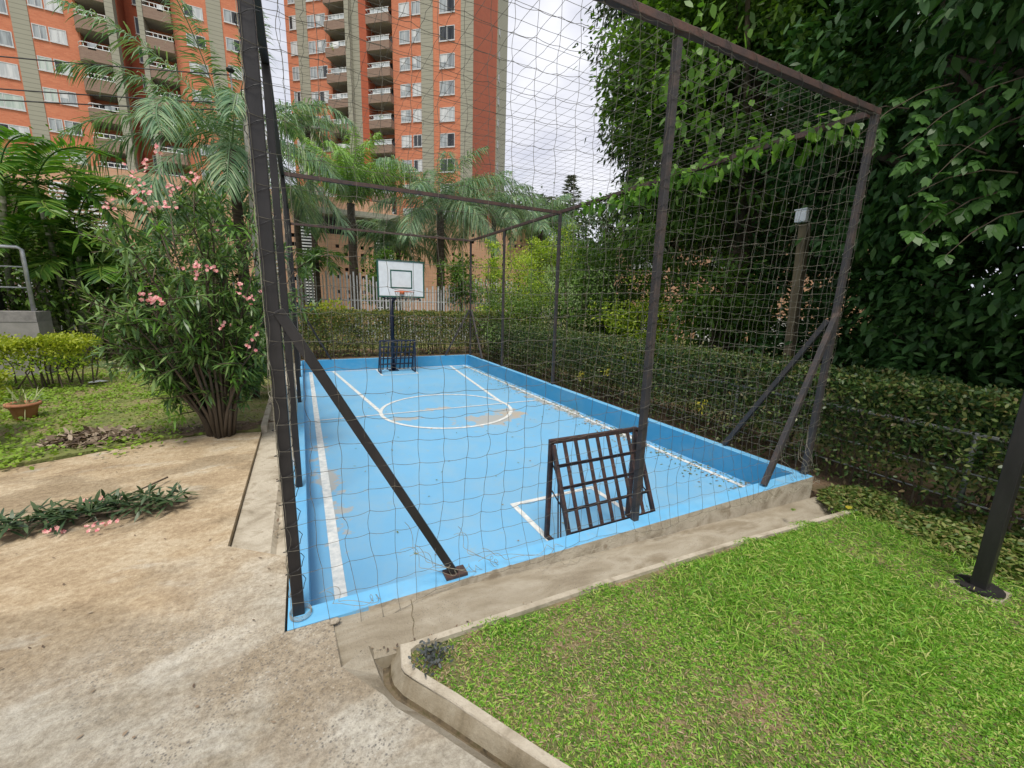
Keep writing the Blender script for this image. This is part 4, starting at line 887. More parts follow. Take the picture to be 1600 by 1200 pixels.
p = AR(688, 332, 20); palm('wide feather palm right of the backboard', 'palm_tree', p[0], p[1], 0, p[2], .17, 23, 3.8, .85, 85, 'lfqueen', 'darkpalm', (-.1, 1.4), group=qg, w=.038, lb=.8, droopf=.9)
p = AR(480, 198, 24); palm('tall feather palm just right of the tall front post', 'palm_tree', p[0], p[1], 0, p[2], .13, 13, 1.9, .6, 50, 'lfqueen', 'darkpalm', (-.1, 1.3), group=qg, w=.045, lb=.7)
p = AR(462, 315, 22); palm('short feather palm between the front post and the swollen trunk palm', 'palm_tree', p[0], p[1], 0, p[2], .13, 12, 2.2, .6, 55, 'lfqueen', 'darkpalm', (-.2, 1.2), group=qg, w=.04, lb=.7)
p = AR(772, 330, 24); palm('feather palm in front of the right corner of the centre tower', 'palm_tree', p[0], p[1], 0, p[2], .14, 20, 3.0, .75, 65, 'lfqueen', 'darkpalm', (-.1, 1.35), group=qg, w=.045, lb=.8)
p = AR(845, 350, 30); palm('hazy feather palm right of the centre tower', 'palm_tree', p[0], p[1], 0, p[2], .17, 18, 3.2, .8, 60, 'lfqueen', 'darkpalm', (-.3, 1.3), group=qg, w=.055, lb=.8)
p = AR(622, 385, 22.5); palm('low feather palm above the backboard in front of the peach wall', 'palm_tree', p[0], p[1], 0, p[2], .13, 17, 2.6, .75, 65, 'lfqueen', 'darkpalm', (0, 1.2), group=qg, w=.042, lb=.75)
p = AR(318, 345, 17); palm('feather palm low behind the oleander crown', 'palm_tree', p[0], p[1], 0, p[2], .14, 15, 2.6, .65, 65, 'lfqueen', 'darkpalm', (-.1, 1.2), group=qg, w=.04, lb=.75)
p = AR(495, 405, 15); palm('small bright green palm in front of the picket fence', 'palm_tree', p[0], p[1], 0, p[2], .06, 13, 1.05, .32, 34, 'lfareca', 'darkpalm', (-.1, 1.0), group=qg, w=.035, lb=.5)
ag = 'areca palms at the left edge'
base = []
for (bx_, tx, lab, nf, fl) in (((112, 515), (58, 300), 'leaning areca palm with ringed trunk, leftmost of the tall ones', 7, 1.75), ((126, 515), (125, 350), 'upright areca palm with pale ringed trunk beside the oleander', 7, 1.6),
                        ((150, 520), (178, 430), 'short areca palm leaning right towards the oleander', 6, 1.2), ((95, 512), (30, 390), 'short areca palm leaning far left', 6, 1.2),
                        ((140, 515), (112, 420), 'small inner areca palm in the middle of the clump', 6, 1.1)):
    a = AR(*bx_, 12.7); b = AR(*tx, 12.7); a[2] = 0
    palm(lab, 'areca_palm', a[0], a[1], 0, b[2]-.1, .042, nf, fl, .5, 40, 'lfareca', 'arecabark', (.0, 1.1), (b[0]-a[0], b[1]-a[1]), .08, .045, .25, ag, .95, shaft=.3)
a = AR(-20, 300, 13); palm('areca palm with yellowing fronds at the left edge', 'areca_palm', a[0], a[1], 0, a[2], .05, 9, 1.9, .5, 40, 'lfareca', 'arecabark', (-.2, 1.2), (.2, 0), .1, .05, .3, ag, 1., shaft=.3)

# ---------------------------------------------------------------- trees
def tree(name, label, cat, loc, trunk_r, ells, clumps, per, ll, mat, lw_=.5, sig=.28, up=-.1, limbs=7, group=None, trunkm='bark', bend=.3, fill=.55, trunk_top=None, rag=.13):
    t = thing(name, label, cat, loc, 0, group); loc = np.array(loc, float)
    vol = np.array([e[3]*e[4]*e[5] for e in ells])**.67; pr_ = vol/vol.sum(); lv = Leaves(); centres = []
    for e, p_ in zip(ells, pr_):
        k = max(3, int(clumps*p_)); d = rdir(k); r_ = rng.uniform(fill, 1.03, k)[:, None]
        r_ *= (1+rag*np.sin(d[:, :1]*5+loc[0]+d[:, 2:]*4)+rag*.9*np.sin(d[:, 1:2]*7+d[:, 2:]*9)+rag*.5*np.sin(d[:, 2:]*17))
        c = np.array(e[:3])+d*r_*np.array(e[3:6]); centres.append(c)
        n = rng.integers(int(per*.5), int(per*1.5), k); idx = np.repeat(np.arange(k), n); m = len(idx); sz = rng.uniform(.6, 1.4, k)[idx][:, None]
        P = c[idx]+rng.normal(0, 1, (m, 3))*sig*sz*np.array([1, 1, .6]); out = unit(P-np.array(e[:3]))
        lv.add(P-loc, unit(out*.7+rdir(m)*.8+[0, 0, up]), unit(rdir(m)*.6+out*.4+[0, 0, .8]), rng.uniform(.7, 1.25, m)*ll, rng.uniform(.75, 1.1, m)*ll*lw_, bend, .42, .0)
    lv.build('crown', mat, t)
    tk = MB(); e0 = ells[0]; top = np.array(trunk_top if trunk_top is not None else (e0[0], e0[1], e0[2]))-loc
    pts = [np.array([0, 0, -.15]), top*.35+[.05, .03, 0], top*.7, top]
    tk.tube(pts, [trunk_r*1.2, trunk_r*.9, trunk_r*.7, trunk_r*.35], 10)
    cs = np.concatenate(centres)
    for k in range(limbs):
        c = cs[rng.integers(len(cs))]-loc; s0 = top*rng.uniform(.35, .9); mid_ = (s0+c)/2+rng.normal(0, .15, 3)+[0, 0, .1]
        tk.tube([s0, mid_, c], [trunk_r*.4, trunk_r*.25, .012], 6)
    tk.build('trunk', trunkm, t, True)
    return t
tree('tree', 'tall dark leafy tree whose crown cuts the sky right of the roof net', 'tree', (11.3, 8.9, -.3), .22,
     [(11.3, 8.9, 7.5, 2.2, 2.2, 3.6), (11.2, 8.7, 10.8, 2.1, 2.1, 2.4), (11.2, 8.6, 4.2, 1.9, 1.9, 1.8)], 330, 85, .17, 'lfA', .45, .26, -.5, 12, 'big trees right of the court', rag=.2)
tree('tree', 'broad green tree overhanging the right side of the cage', 'tree', (8.4, 3.9, -.3), .26,
     [(8.6, 3.9, 5.9, 2.6, 2.6, 2.5), (7.6, 5.2, 6.6, 1.7, 1.6, 2.0), (8.3, 3.2, 8.0, 2.4, 2.4, 2.0), (7.4, 4.6, 3.8, 1.0, 1.3, .8)], 460, 105, .14, 'lfB', .5, .22, -.15, 16, 'big trees right of the court')
tree('tree', 'dark tree behind the cage corner with the thickest shade', 'tree', (8.6, .6, -.3), .25,
     [(8.6, .6, 5.2, 2.6, 2.6, 3.2), (9.6, 2.0, 3.0, 2.0, 2.0, 1.6), (8.0, 0, 8.2, 2.6, 2.6, 2.0)], 420, 105, .14, 'lfC', .5, .24, -.1, 14, 'big trees right of the court')
# near tree with big lobed leaves
tn = tree('tree', 'near tree with big drooping leaves at the right edge', 'tree', (7.6, -1.6, -.3), .2,
     [(7.4, -1.4, 4.2, 2.0, 2.2, 2.4), (6.4, -.9, 5.6, 1.5, 1.8, 1.6), (7.6, -2.8, 3.0, 2.2, 2.0, 2.4), (8.2, .2, 1.9, 1.6, 1.6, 1.2)], 400, 110, .115, 'lfC', .6, .22, -.1, 12, 'big trees right of the court', bend=.5)
# lobed leaf sprays of the near tree, hanging over the hedge
lb_ = Leaves(); tw = MB()
sprays = [((1490, 130), (1330, 215)), ((1600, 120), (1410, 225)), ((1600, 180), (1440, 290)), ((1590, 270), (1420, 300)), ((1560, 300), (1410, 385)), ((1540, 240), (1400, 240)), ((1500, 320), (1440, 340)), ((1600, 330), (1470, 400)), ((1420, 170), (1290, 200))]
root = np.array([7.6, -1.6, -.3])
for (a, b) in sprays:
    A_, B_ = AR(*a, 5.6), AR(*b, 5.1); tw.tube([A_-root, A_*.7+B_*.3+[0, 0, .07]-root, A_*.35+B_*.65+[0, 0, .06]-root, B_-root-[0, 0, .04]], [.007, .005, .004, .002], 5)
    for k in range(9):
        c = A_+(B_-A_)*(k+.5)/9+rng.normal(0, .07, 3)-[0, 0, .04]; ax = unit(np.array([-.55, -.15, -.5])+rng.normal(0, .3, 3)); nn = unit(np.array([-.3, -.4, .9])+rng.normal(0, .3, 3)); sd_ = unit(np.cross(ax, nn)); s = rng.uniform(.07, .14)
        for ang, q in ((0, 1), (.62, .85), (-.62, .85), (1.3, .6), (-1.3, .6)):
            lb_.add([c-root], ax*math.cos(ang)+sd_*math.sin(ang), nn, s*q, s*.62*q, .35, .5)
lb_.build('foliage', 'lfspray', tn); tw.build('branch', 'bark', tn)
# vine crossing in front of the net
vn = thing('vine', 'bright green vine trailing over the top right rail of the cage', 'vine', (4.6, 4.2, 3.3)); vl = Leaves(); vs_ = MB(); o_ = np.array([4.6, 4.2, 3.3])
pts = [np.array([4.6-.03*(y/3)+.02*math.sin(y*5), y, H+.06-.02*y+.03*math.sin(y*7)]) for y in np.linspace(.25, 4.1, 16)]
vs_.tube([p_-o_ for p_ in pts], .007, 5); vs_.build('stem', 'bark', vn)
for i in range(len(pts)-1):
    for k in range(26):
        c = pts[i]+(pts[i+1]-pts[i])*rng.uniform()+rng.normal(0, .055, 3)-[.03, 0, .01]; vl.add([c-o_], rdir(1, -.7), rdir(1, .8), rng.uniform(.07, .13), rng.uniform(.05, .08), .3)
for (px, py, n_) in ((1085, 60, 30), (1090, 130, 40), (1080, 190, 40), (1105, 240, 25), (1130, 100, 30), (1150, 190, 25), (1110, 20, 30)):
    c = AR(px, py, 7.0); m = n_; vl.add(c-o_+rng.normal(0, .28, (m, 3)), rdir(m, -.8), rdir(m, .8), rng.uniform(.11, .17, m), rng.uniform(.07, .1, m), .3)
vl.build('foliage', 'lfvine', vn)
# shrubs behind the hedge corner
def bush(label, px, py, rg_, zc, r, hz, mat, n=1, ll=.09, name='shrub', clumps=70, per=70, group='shrubs behind the right hedge'):
    c = AR(px, py, rg_); tree(name, label, 'shrub', (c[0], c[1], -.3), .05, [(c[0], c[1], zc, r, r, hz), (c[0]+r*.4, c[1]-r*.3, zc-hz*.3, r*.7, r*.7, hz*.7)], clumps, per, ll, mat, .4, r*.2, .3, 8, group, trunk_top=(c[0], c[1], zc-.2), fill=.3)
bush('bright lime shrub with leggy top right of the thin column shrub', 810, 400, 14, 2.0, 1.15, 1.5, 'lfbush', clumps=110)
bush('narrow lime column shrub beside the far right post of the cage', 768, 430, 13.5, 1.9, .38, 2.0, 'lfbush', clumps=60, per=50)
bush('dark rounded shrub low behind the corner of the two hedges', 800, 470, 12.5, 1.1, 1.3, 1.15, 'lfbushd', clumps=110)
bush('round topped lime shrub, left one of the twin tops', 836, 362, 17, 3.4, .6, 1.0, 'lfbush', clumps=50)
bush('round topped lime shrub, right one of the twin tops', 876, 355, 17, 3.5, .75, 1.1, 'lfbush', clumps=50)
bush('mid green shrub between the lime shrub and the dark tree', 890, 440, 12.5, 1.5, 1.3, 1.7, 'lfbushd', clumps=120)
bush('bushy mid green shrub under the tall dark tree', 950, 400, 12, 2.1, 1.4, 1.7, 'lfB', clumps=130, ll=.13)
bush('bright green shrub left of the middle front post', 1000, 470, 10, 1.0, .85, 1.1, 'lfbush', clumps=100, ll=.1)
bush('dark shrub seen through the net right of the middle front post', 1120, 470, 9, 1.6, .95, 1.0, 'lfB', clumps=60, per=55, ll=.14)
bush('dark shrub behind the wooden post', 1290, 480, 9, 1.0, 1.2, .9, 'lfC', clumps=80, per=60, ll=.14)
bush('dark shrub behind the right hedge near the picture edge', 1480, 520, 7.6, .9, 1.0, 1.0, 'lfC', clumps=90, per=60, ll=.14)
bush('dark shrub filling the shade at the far right', 1600, 470, 8, 1.6, 1.3, 1.6, 'lfC', clumps=110, per=60, ll=.15)
bush('leafy shrub filling the gap behind the right net', 1105, 440, 10.5, 1.9, 1.3, 1.2, 'lfB', clumps=70, per=60, ll=.14)
bush('small dark shrub between wooden post and middle front post', 1190, 400, 10.5, 2.4, .9, .9, 'lfC', clumps=45, per=60, ll=.14)
# background row of trees on the right, one per crown
for k, (x, y, z, r, lab) in enumerate(((14.5, 7.0, 5.5, 3.0, 'background tree behind the middle front post'), (14.0, 2.5, 6.0, 3.2, 'background tree behind the right cage corner'), (13.0, -2.5, 5.0, 3.2, 'background tree at the right picture edge'), (11.5, -6.5, 4.5, 3.0, 'background tree beyond the right picture edge'))):
    tree('tree', 'dark '+lab, 'tree', (x, y, -.3), .22, [(x, y, z+1, r, r, r*1.15)], 170, 70, .26, 'lfA', .55, .45, -.3, 8, 'background trees')
# distant conifer and far trees
c = AR(892, 300, 70); nf_ = thing('conifer', 'lone tiered conifer on the skyline right of the centre tower', 'tree', (c[0], c[1], 0))
MB().tube([(0, 0, -.2), (0, 0, 21)], [.3, .05], 8).build('trunk', 'bark', nf_); lv = Leaves()
for k in range(16):
    z = 12+k*.58; r = 2.6*(1-k/17)**.8; m = 60; an = rng.uniform(0, 6.28, m); rr0 = rng.uniform(0, 1, m)*r
    lv.add(np.c_[rr0*np.cos(an), rr0*np.sin(an), z+rr0*.15], np.c_[np.cos(an), np.sin(an), .1*np.ones(m)], (0, 0, 1), .7, .35, .1)
lv.build('crown', 'lffar', nf_)
for px, py, rg_, r, lab in ((850, 318, 60, 4.5, 'rounded far tree under the lone conifer'), (920, 330, 55, 4.0, 'far tree right of the lone conifer'), (800, 325, 62, 3.5, 'far tree beside the right edge of the centre tower')):
    c = AR(px, py, rg_); tree('far_tree', lab, 'tree', (c[0], c[1], 0), .3, [(c[0], c[1], c[2]-r*.8, r, r, r)], 90, 40, .6, 'lffar', .5, .7, 0, 5, 'far trees on the skyline')
# row of trees left between annex and fence: dark filler greens
for px, rg_, zc, r, lab, mt in ((150, 13.5, 1.6, 1.1, 'dark shrub behind the areca palms', 'lfbushd'), (40, 13, 1.6, 1.2, 'dark shrub left of the areca palms behind the railing', 'lfbushd'), (250, 13.3, 1.5, 1.0, 'dark shrub behind the left side of the oleander', 'lfbushd'),
                            (90, 15, 2.6, 1.3, 'taller green shrub behind the leaning areca palm', 'lfB'), (340, 12.6, 1.0, .8, 'low dark shrub behind the oleander stems', 'lfbushd')):
    c = AR(px, 470, rg_); tree('shrub', lab, 'shrub', (c[0], c[1], 0), .05, [(c[0], c[1], zc, r, r, zc*.85)], 90, 60, .12, mt, .4, r*.2, .2, 8, 'shrubs behind the areca palms', fill=.3)
for px, rg_, zc, r, lab in ((600, 17, 2.3, .7, 'green shrub behind the picket fence left of the backboard'), (722, 17, 2.3, .9, 'green shrub behind the picket fence right of the backboard')):
    c = AR(px, 470, rg_); tree('shrub', lab, 'shrub', (c[0], c[1], 0), .05, [(c[0], c[1], zc, r, r, zc*.5)], 55, 60, .13, 'lfB', .4, r*.2, .2, 6, 'shrubs behind the picket fence', fill=.3)
c = AR(505, 478, 12.5); tree('croton', 'yellow and lime croton behind the left end of the far hedge', 'shrub', (c[0], c[1], 0), .03, [(c[0], c[1], .95, .55, .4, .45)], 24, 40, .12, 'lfgold', .4, .1, .5, 4)

# ---------------------------------------------------------------- oleanders
def oleander(label, loc, spread, height, stems, flowers, whorl, ll, seed, mats=('lfole', 'lfoleb')):
    t = thing('oleander', label, 'shrub', loc, 0, 'oleander shrubs'); loc = np.array(loc); tk = MB(); lv = Leaves(); ly = Leaves(); tips = []
    for k in range(stems):
        az = rng.uniform(0, 2*math.pi); out = spread*math.sqrt(rng.uniform(.02, 1)); h = height*rng.uniform(.45, 1)*(1-.28*(out/spread)**2)
        b = np.array([.13*math.cos(az)*rng.uniform(.3, 1), .13*math.sin(az)*rng.uniform(.3, 1), -.03])
        e = np.array([out*math.cos(az), out*math.sin(az), h]); q = np.linspace(0, 1, 7)[:, None]
        P = b*(1-q**1.35)+e*q**1.35; P[:, 2] = b[2]+(e[2]-b[2])*(1-(1-q[:, 0])**1.15); P += rng.normal(0, .02, P.shape)*q
        tk.tube(P, [.02, .017, .014, .011, .008, .006, .004], 6)
        for _ in range(whorl):      # side shoots
            s = rng.uniform(.22, 1); i = min(int(s*6), 5); A = P[i]*(1-(s*6-i))+P[i+1]*(s*6-i)
            d = unit(np.array([math.cos(az), math.sin(az), .6])*.5+rdir(1)[0]*.9+[0, 0, .35]); L0 = rng.uniform(.12, .42); E_ = A+d*L0
            if E_[2] < .3: continue
            tk.tube([A, (A+E_)/2+[0, 0, .01], E_], [.006, .005, .003], 4)
            tips.append(E_); m = rng.integers(14, 26); s2 = rng.uniform(.15, 1.05, m)[:, None]; PP = A+(E_-A)*s2
            D = unit(d*.5+rdir(m)*.95); young = rng.uniform() < .12
            (ly if young else lv).add(PP, D, unit(rdir(m)*.4+[0, 0, 1]), rng.uniform(.75, 1.15, m)*ll, ll*rng.uniform(.14, .2, m), rng.uniform(.05, .4, m), .45)
    lv.build('foliage', mats[0], t); ly.build('young_shoots', mats[1], t); t.children[-1].name = 'young_foliage'; tk.build('stems', 'bark', t, True); t.children[-1].name = 'stem'
    for (px, py, rg_) in flowers:
        c = AR(px, py, rg_)-loc; fl = Leaves()
        for _ in range(6):
            cc = c+rng.normal(0, .032, 3); ax = unit(np.array([-.1, -.8, .4])+rng.normal(0, .4, 3)); u_ = unit(np.cross(ax, [0, 0, 1.])); v_ = np.cross(ax, u_)
            for q in range(5): an = q*1.257; fl.add([cc], u_*math.cos(an)+v_*math.sin(an)+ax*.25, ax, .019, .016, .1, .6)
        fl.build('blossom', 'pink', t)
    return t
FL = [(203, 297, 5.4), (228, 294, 5.3), (208, 270, 5.4), (226, 262, 5.4), (218, 298, 5.2), (265, 293, 5.4), (303, 274, 5.3), (308, 282, 5.2), (240, 232, 5.5), (222, 318, 5.3), (268, 325, 5.1), (165, 322, 5.6), (255, 322, 5.3), (290, 283, 5.4), (335, 355, 5.2), (420, 455, 4.9),
      (232, 463, 4.8), (252, 476, 4.7), (240, 468, 4.7), (305, 418, 4.9), (336, 418, 4.9), (372, 450, 4.8), (392, 465, 4.8), (312, 420, 4.9), (80, 392, 6.0), (95, 408, 6.0), (30, 438, 6.3), (388, 535, 4.8), (398, 520, 4.9), (228, 457, 4.8), (345, 505, 4.8), (276, 300, 5.3)]
FL = [f for f in FL if f[0] > 150]
oleander('large pink flowering oleander bush at the edge of the tan slab', (-.74, 3.45, .02), .98, 2.85, 58, FL, 9, .14, 3)
oleander('smaller oleander bush behind the large one, next to the cage', (-.62, 5.3, .02), .55, 2.0, 22, [(430, 470, 7.0)], 7, .15, 4, ('lfoleb', 'lfoleb'))
MB_ = MB()
# soil ring under oleander
vs = [(-.8+(.55+.1*math.sin(3*a_)+.07*math.sin(7*a_+1)+.05*math.sin(13*a_))*math.cos(a_), 3.72+(.2+.05*math.sin(5*a_)+.04*math.sin(11*a_))*math.sin(a_), .0235) for a_ in np.linspace(0, 2*math.pi, 90)[:-1]]
tag(MB().add(vs, [tuple(range(89))]).build('soil_patch', 'soil'), 'bare brown soil patch around the oleander stems', 'soil', kind='structure')
lv = Leaves(); n = 420; P = np.c_[rng.normal(-.9, .5, n), 3.62+np.abs(rng.normal(0, .22, n)), np.full(n, .03)]; P = P[P[:, 0] < -.38]; lv.add(P, rdir(len(P), .05, .2), (0, 0, 1), rng.uniform(.03, .09, len(P)), rng.uniform(.008, .018, len(P)), .05)
tag(lv.build('fallen_leaves', 'lfdry'), 'dry leaves littered on the soil under the oleander', 'fallen leaves', kind='stuff')

# cut oleander branch on the ground
cb_ = thing('cut_branch', 'cut oleander branch with pink flowers lying on the tan slab', 'branch', (-1.25, 1.6, .01)); lv = Leaves(); tk = MB(); fl = Leaves()
for (x0, y0, x1, y1) in ((.55, .02, -.55, -.05), (.5, .0, -.3, .12), (.1, .05, -.5, .1), (.3, .6, .0, -.1), (.45, .06, .0, .2), (0, 0, -.6, .02)):
    A, B_ = np.array([x0, y0, .03]), np.array([x1, y1, .03]); tk.tube([A, (A+B_)/2+[0, 0, .03], B_], [.008, .006, .004], 5)
    if y0 > .4: continue
    for k in range(9):
        c = A+(B_-A)*(k+.5)/9+[0, rng.normal(0, .04), .03]; m = 13; D = unit(rdir(m, .15, .45)+[0, 0, .1]); lv.add(c+np.abs(rng.normal(0, .012, (m, 3))), D, unit(rdir(m)*.4+[0, 0, 1]), rng.uniform(.1, .15, m), rng.uniform(.016, .024, m), .22, .45)
lv.build('foliage', 'lfcut', cb_); tk.build('twig', 'bark', cb_)
for (px, py) in ((88, 824), (162, 820), (8, 828), (105, 798), (162, 780)):
    d = ray(px, py); c = CAM+d*((.05-CAM[2])/d[2])-np.array([-1.25, 1.6, .01]); fl = Leaves()
    for _ in range(9):
        cc = c+rng.normal(0, .032, 3)*[1.3, 1, .4]; ax = unit(np.array([0, -.5, .8])+rng.normal(0, .4, 3)); u_ = unit(np.cross(ax, [1., 0, 0])); v_ = np.cross(ax, u_)
        for q in range(5): an = q*1.257; fl.add([cc], u_*math.cos(an)+v_*math.sin(an)+ax*.2, ax, .016, .012, .1, .6)
    fl.build('blossom', 'pink', cb_)
# leaf piles
def pile(name, label, cx, cy, rx, ry, h, n, ll, mat, z0=0, lw2=.4, kind=None):
    a_ = rng.uniform(0, 6.28, n); r_ = np.sqrt(rng.uniform(0, 1, n)); P = np.c_[cx+rx*r_*np.cos(a_), cy+ry*r_*np.sin(a_), z0+h*(1-r_**2)*rng.uniform(.2, 1, n)+.008]
    lv = Leaves(); lv.add(P, rdir(n, .1, .3), rdir(n, 1.4), rng.uniform(.6, 1.2, n)*ll, rng.uniform(.6, 1.2, n)*ll*lw2, .12); return tag(lv.build(name, mat), label, 'leaf pile', kind=kind)
pile('dry_leaf_pile', 'heap of dry brown leaves on the left lawn edge', -1.9, 3.7, .42, .28, .08, 650, .11, 'lfdry', .02, .3)
pile('clipping_heap', 'heap of fresh green hedge clippings by the court corner', 4.82, -.35, .42, .33, .12, 3200, .05, 'lfclip', -.2, .42)
pile('clipping_heap', 'spread of green hedge clippings near the dark lamp post', 4.9, -1.25, .65, .7, .1, 6500, .055, 'lfclip', -.19, .42)
# fallen leaves on the court and path
lv = Leaves(); n = 1100; P = np.c_[4.40-np.abs(rng.normal(0, .2, n)), rng.uniform(.15, 9, n), np.full(n, -HW+.008)]; P = P[P[:, 0] > .2]; lv.add(P, rdir(len(P), .05, .15), (0, 0, 1), rng.uniform(.02, .05, len(P)), rng.uniform(.012, .025, len(P)), 0.05)
n = 120; P = np.c_[rng.uniform(.3, 4.3, n), rng.uniform(.2, 9, n), np.full(n, -HW+.008)]; lv.add(P, rdir(n, .05, .15), (0, 0, 1), rng.uniform(.015, .045, n), rng.uniform(.01, .02, n), 0.05)
tag(lv.build('fallen_leaves', 'lffall'), 'small fallen leaves scattered over the blue court floor', 'fallen leaves', kind='stuff')
lv = Leaves(); n = 130; P = np.c_[rng.uniform(-3, .0, n), rng.uniform(-1.2, 3.3, n), np.full(n, .009)]; lv.add(P, rdir(n, .05, .2), (0, 0, 1), rng.uniform(.012, .03, n), rng.uniform(.006, .013, n), 0.05)
n = 70; P = np.c_[rng.normal(-.11, .03, n), rng.uniform(1., 8, n), np.full(n, -.05)]; lv.add(P, rdir(n, .1, .2), (0, 0, 1), rng.uniform(.02, .05, n), rng.uniform(.01, .02, n), 0.05)
tag(lv.build('fallen_leaves', 'lfdry'), 'dry leaf bits scattered over the concrete path and gutter', 'fallen leaves', kind='stuff')
for px, py, z, lab, s in ((1325, 797, -.15, 'dry orange leaf on the kerb by the court corner', .07), (1238, 800, -.1, 'green leaf lying at the end of the drain apron', .05)):
    d = ray(px, py); c = CAM+d*((z-CAM[2])/d[2]); lv = Leaves(); lv.add([c+[0, 0, .01]], (.8, .2, .1), (0, 0, 1), s*1.3, s*.6, .1); lv.add([c+[0, 0, .01]], (.8, .5, .15), (0, 0, 1), s, s*.5, .1)
    tag(lv.build('fallen_leaf', 'yellowleaf' if s == .07 else 'lfclip'), lab, 'leaf')
lv = Leaves(); n = 260; P = np.c_[rng.uniform(.3, 4.7, n), -.285+rng.normal(0, .012, n), np.zeros(n)]; P[:, 2] = [gz(x)+.004 for x in P[:, 0]]; lv.add(P, rdir(n, .1, .2), (0, 0, 1), rng.uniform(.01, .03, n), rng.uniform(.004, .01, n), 0.05)
tag(lv.build('fallen_leaves', 'lfdry'), 'dry leaf bits caught along the front drain and kerb', 'fallen leaves', kind='stuff')
# small stone, grey weed, paper
st = MB(); vs = []
for i in range(5):
    for k in range(8): ph_ = math.pi*i/4; an = k*math.pi/4; rr1 = 1+.15*math.sin(k*2.3+i); vs.append((.028*math.sin(ph_)*math.cos(an)*rr1, .02*math.sin(ph_)*math.sin(an)*rr1, .014*math.cos(ph_)+.012))
st.add(vs, [(i*8+k, i*8+(k+1) % 8, (i+1)*8+(k+1) % 8, (i+1)*8+k) for i in range(4) for k in range(8)]); so_ = st.build('stone', 'slab', None, True); so_.location = (.21, -.075, 0); tag(so_, 'small tan stone at the near corner of the court', 'stone')
wdp = thing('grey_weed', 'small dark grey weed on the corner of the front lawn', 'weed', (.6, -.47, -.03)); lv = Leaves(); m = 160; lv.add(rng.normal(0, .035, (m, 3))*[1, 1, .6]+[0, 0, .035], rdir(m, .6), rdir(m), .025, .012, .1); M['weed'] = leafmat('leaf_weed', [(.05, .06, .06), (.1, .11, .11)], .1, .6); lv.build('foliage', 'weed', wdp)
pp = MB(); pp.add([(0, 0, .03), (.2, .02, .045), (.22, .13, .03), (.1, .16, .05), (-.02, .1, .035)], [(0, 1, 3), (1, 2, 3), (0, 3, 4)]); po_ = pp.build('paper_scrap', 'white'); po_.location = (-3.1, 7.15, .02); tag(po_, 'crumpled white paper scrap on the left lawn', 'paper')

# ---------------------------------------------------------------- left side: wall with railing, gold hedges, pot, border plants
rw = thing('retaining_wall', 'grey rendered wall with dark cap at the left edge', 'wall', (-4.1, 8.5, 0))
MB().box(-6, 0, 0, .5, -.1, .98).build('body', 'greywall', rw); MB().box(-6, -.002, -.006, .506, .98, 1.16).build('cap', 'greycap', rw)
rg2 = thing('railing', 'galvanised pipe railing on top of the grey wall', 'railing', (-4.2, 8.7, 1.16))
MB().tube([(-5, 0, 1.12), (-.05, 0, 1.12), (0, 0, 1.08), (0, 0, 0)], .032, 8).build('top_rail', 'galv', rg2, True)
for z in (.78, .42): MB().tube([(-5, 0, z), (-.01, 0, z)], .014, 6).build('rail', 'galv', rg2, True)
for x in (-1.1, -2.2, -3.3): MB().tube([(x, 0, 0), (x, 0, 1.1)], .03, 8).build('post', 'galv', rg2, True)
bxp = thing('black_planter', 'black box planter behind the railing', 'planter', (-5.22, 8.95, 1.16)); MB().box(-.5, .45, .0, .24, .0, .6).build('body', 'black', bxp, bevel=.01); MB().box(-.54, .49, -.04, .28, .6, .65).build('rim', 'black', bxp)
def goldhedge(label, x0, x1, y0, y1, h, n, ll=.05, ex=1.6):
    t = thing('gold_hedge', label, 'hedge', ((x0+x1)/2, (y0+y1)/2, .02), 0, 'golden hedges at the left edge'); c = np.array([(x0+x1)/2, (y0+y1)/2, 0])
    P = np.stack([rng.uniform(x0, x1, n), rng.uniform(y0, y1, n), rng.uniform(.1, 1, n)**.45*h], 1); top = rng.uniform(size=n) < .5; P[top, 2] = h+rng.normal(0, .035, top.sum())+.04*np.sin(P[top, 0]*7)
    side = rng.uniform(size=n) < .3; P[side, 1] = y0+rng.normal(0, .05, side.sum())
    keep = rng.uniform(size=n) < np.clip((P[:, 2]/h)**ex+.05, 0, 1); P = P[keep]; m = len(P)
    # half of the leaves: gold on top, darker inside
    lv = Leaves(); hi = P[:, 2] > h*.72; q = P[hi]; lv.add(q-c, rdir(len(q), .4), rdir(len(q), 1), rng.uniform(.7, 1.2, len(q))*ll, ll*.5, .1); lv.build('foliage', 'lfgold', t)
    q = P[~hi]; lv = Leaves(); lv.add(q-c, rdir(len(q), .3), rdir(len(q), 1), ll, ll*.5, .1); lv.build('inner_foliage', 'lfbush', t)
    st_ = MB()
    for _ in range(int((x1-x0)*14)):
        x, y = rng.uniform(x0+.05, x1-.05), rng.uniform(y0+.05, y1-.05); st_.tube([(x-c[0], y-c[1], -.02), (x-c[0]+rng.normal(0, .06), y-c[1], h*.4), (x-c[0]+rng.normal(0, .13), y-c[1]+rng.normal(0, .08), h*.85)], [.014, .01, .005], 5)
    st_.build('stems', 'bark', t); t.children[-1].name = 'stem'
goldhedge('golden leaved hedge in front of the grey wall', -5.4, -2.95, 6.75, 7.6, .74, 15000, .05, .9)
goldhedge('second golden hedge at the left picture edge by the pot', -4.2, -2.74, 3.6, 4.45, .66, 14000, .05, .5)
pt = thing('flower_pot', 'terracotta pot with a spiky plant by the golden hedge', 'flower pot', (-2.93, 4.95, .02))
prf = [(0, 0), (.09, 0), (.12, .13), (.135, .16), (.155, .165), (.155, .2), (.135, .2), (.12, .17), (0, .16)]; vs = [(r_*math.cos(a_), r_*math.sin(a_), z) for r_, z in prf for a_ in np.linspace(0, 2*math.pi, 21)[:-1]]
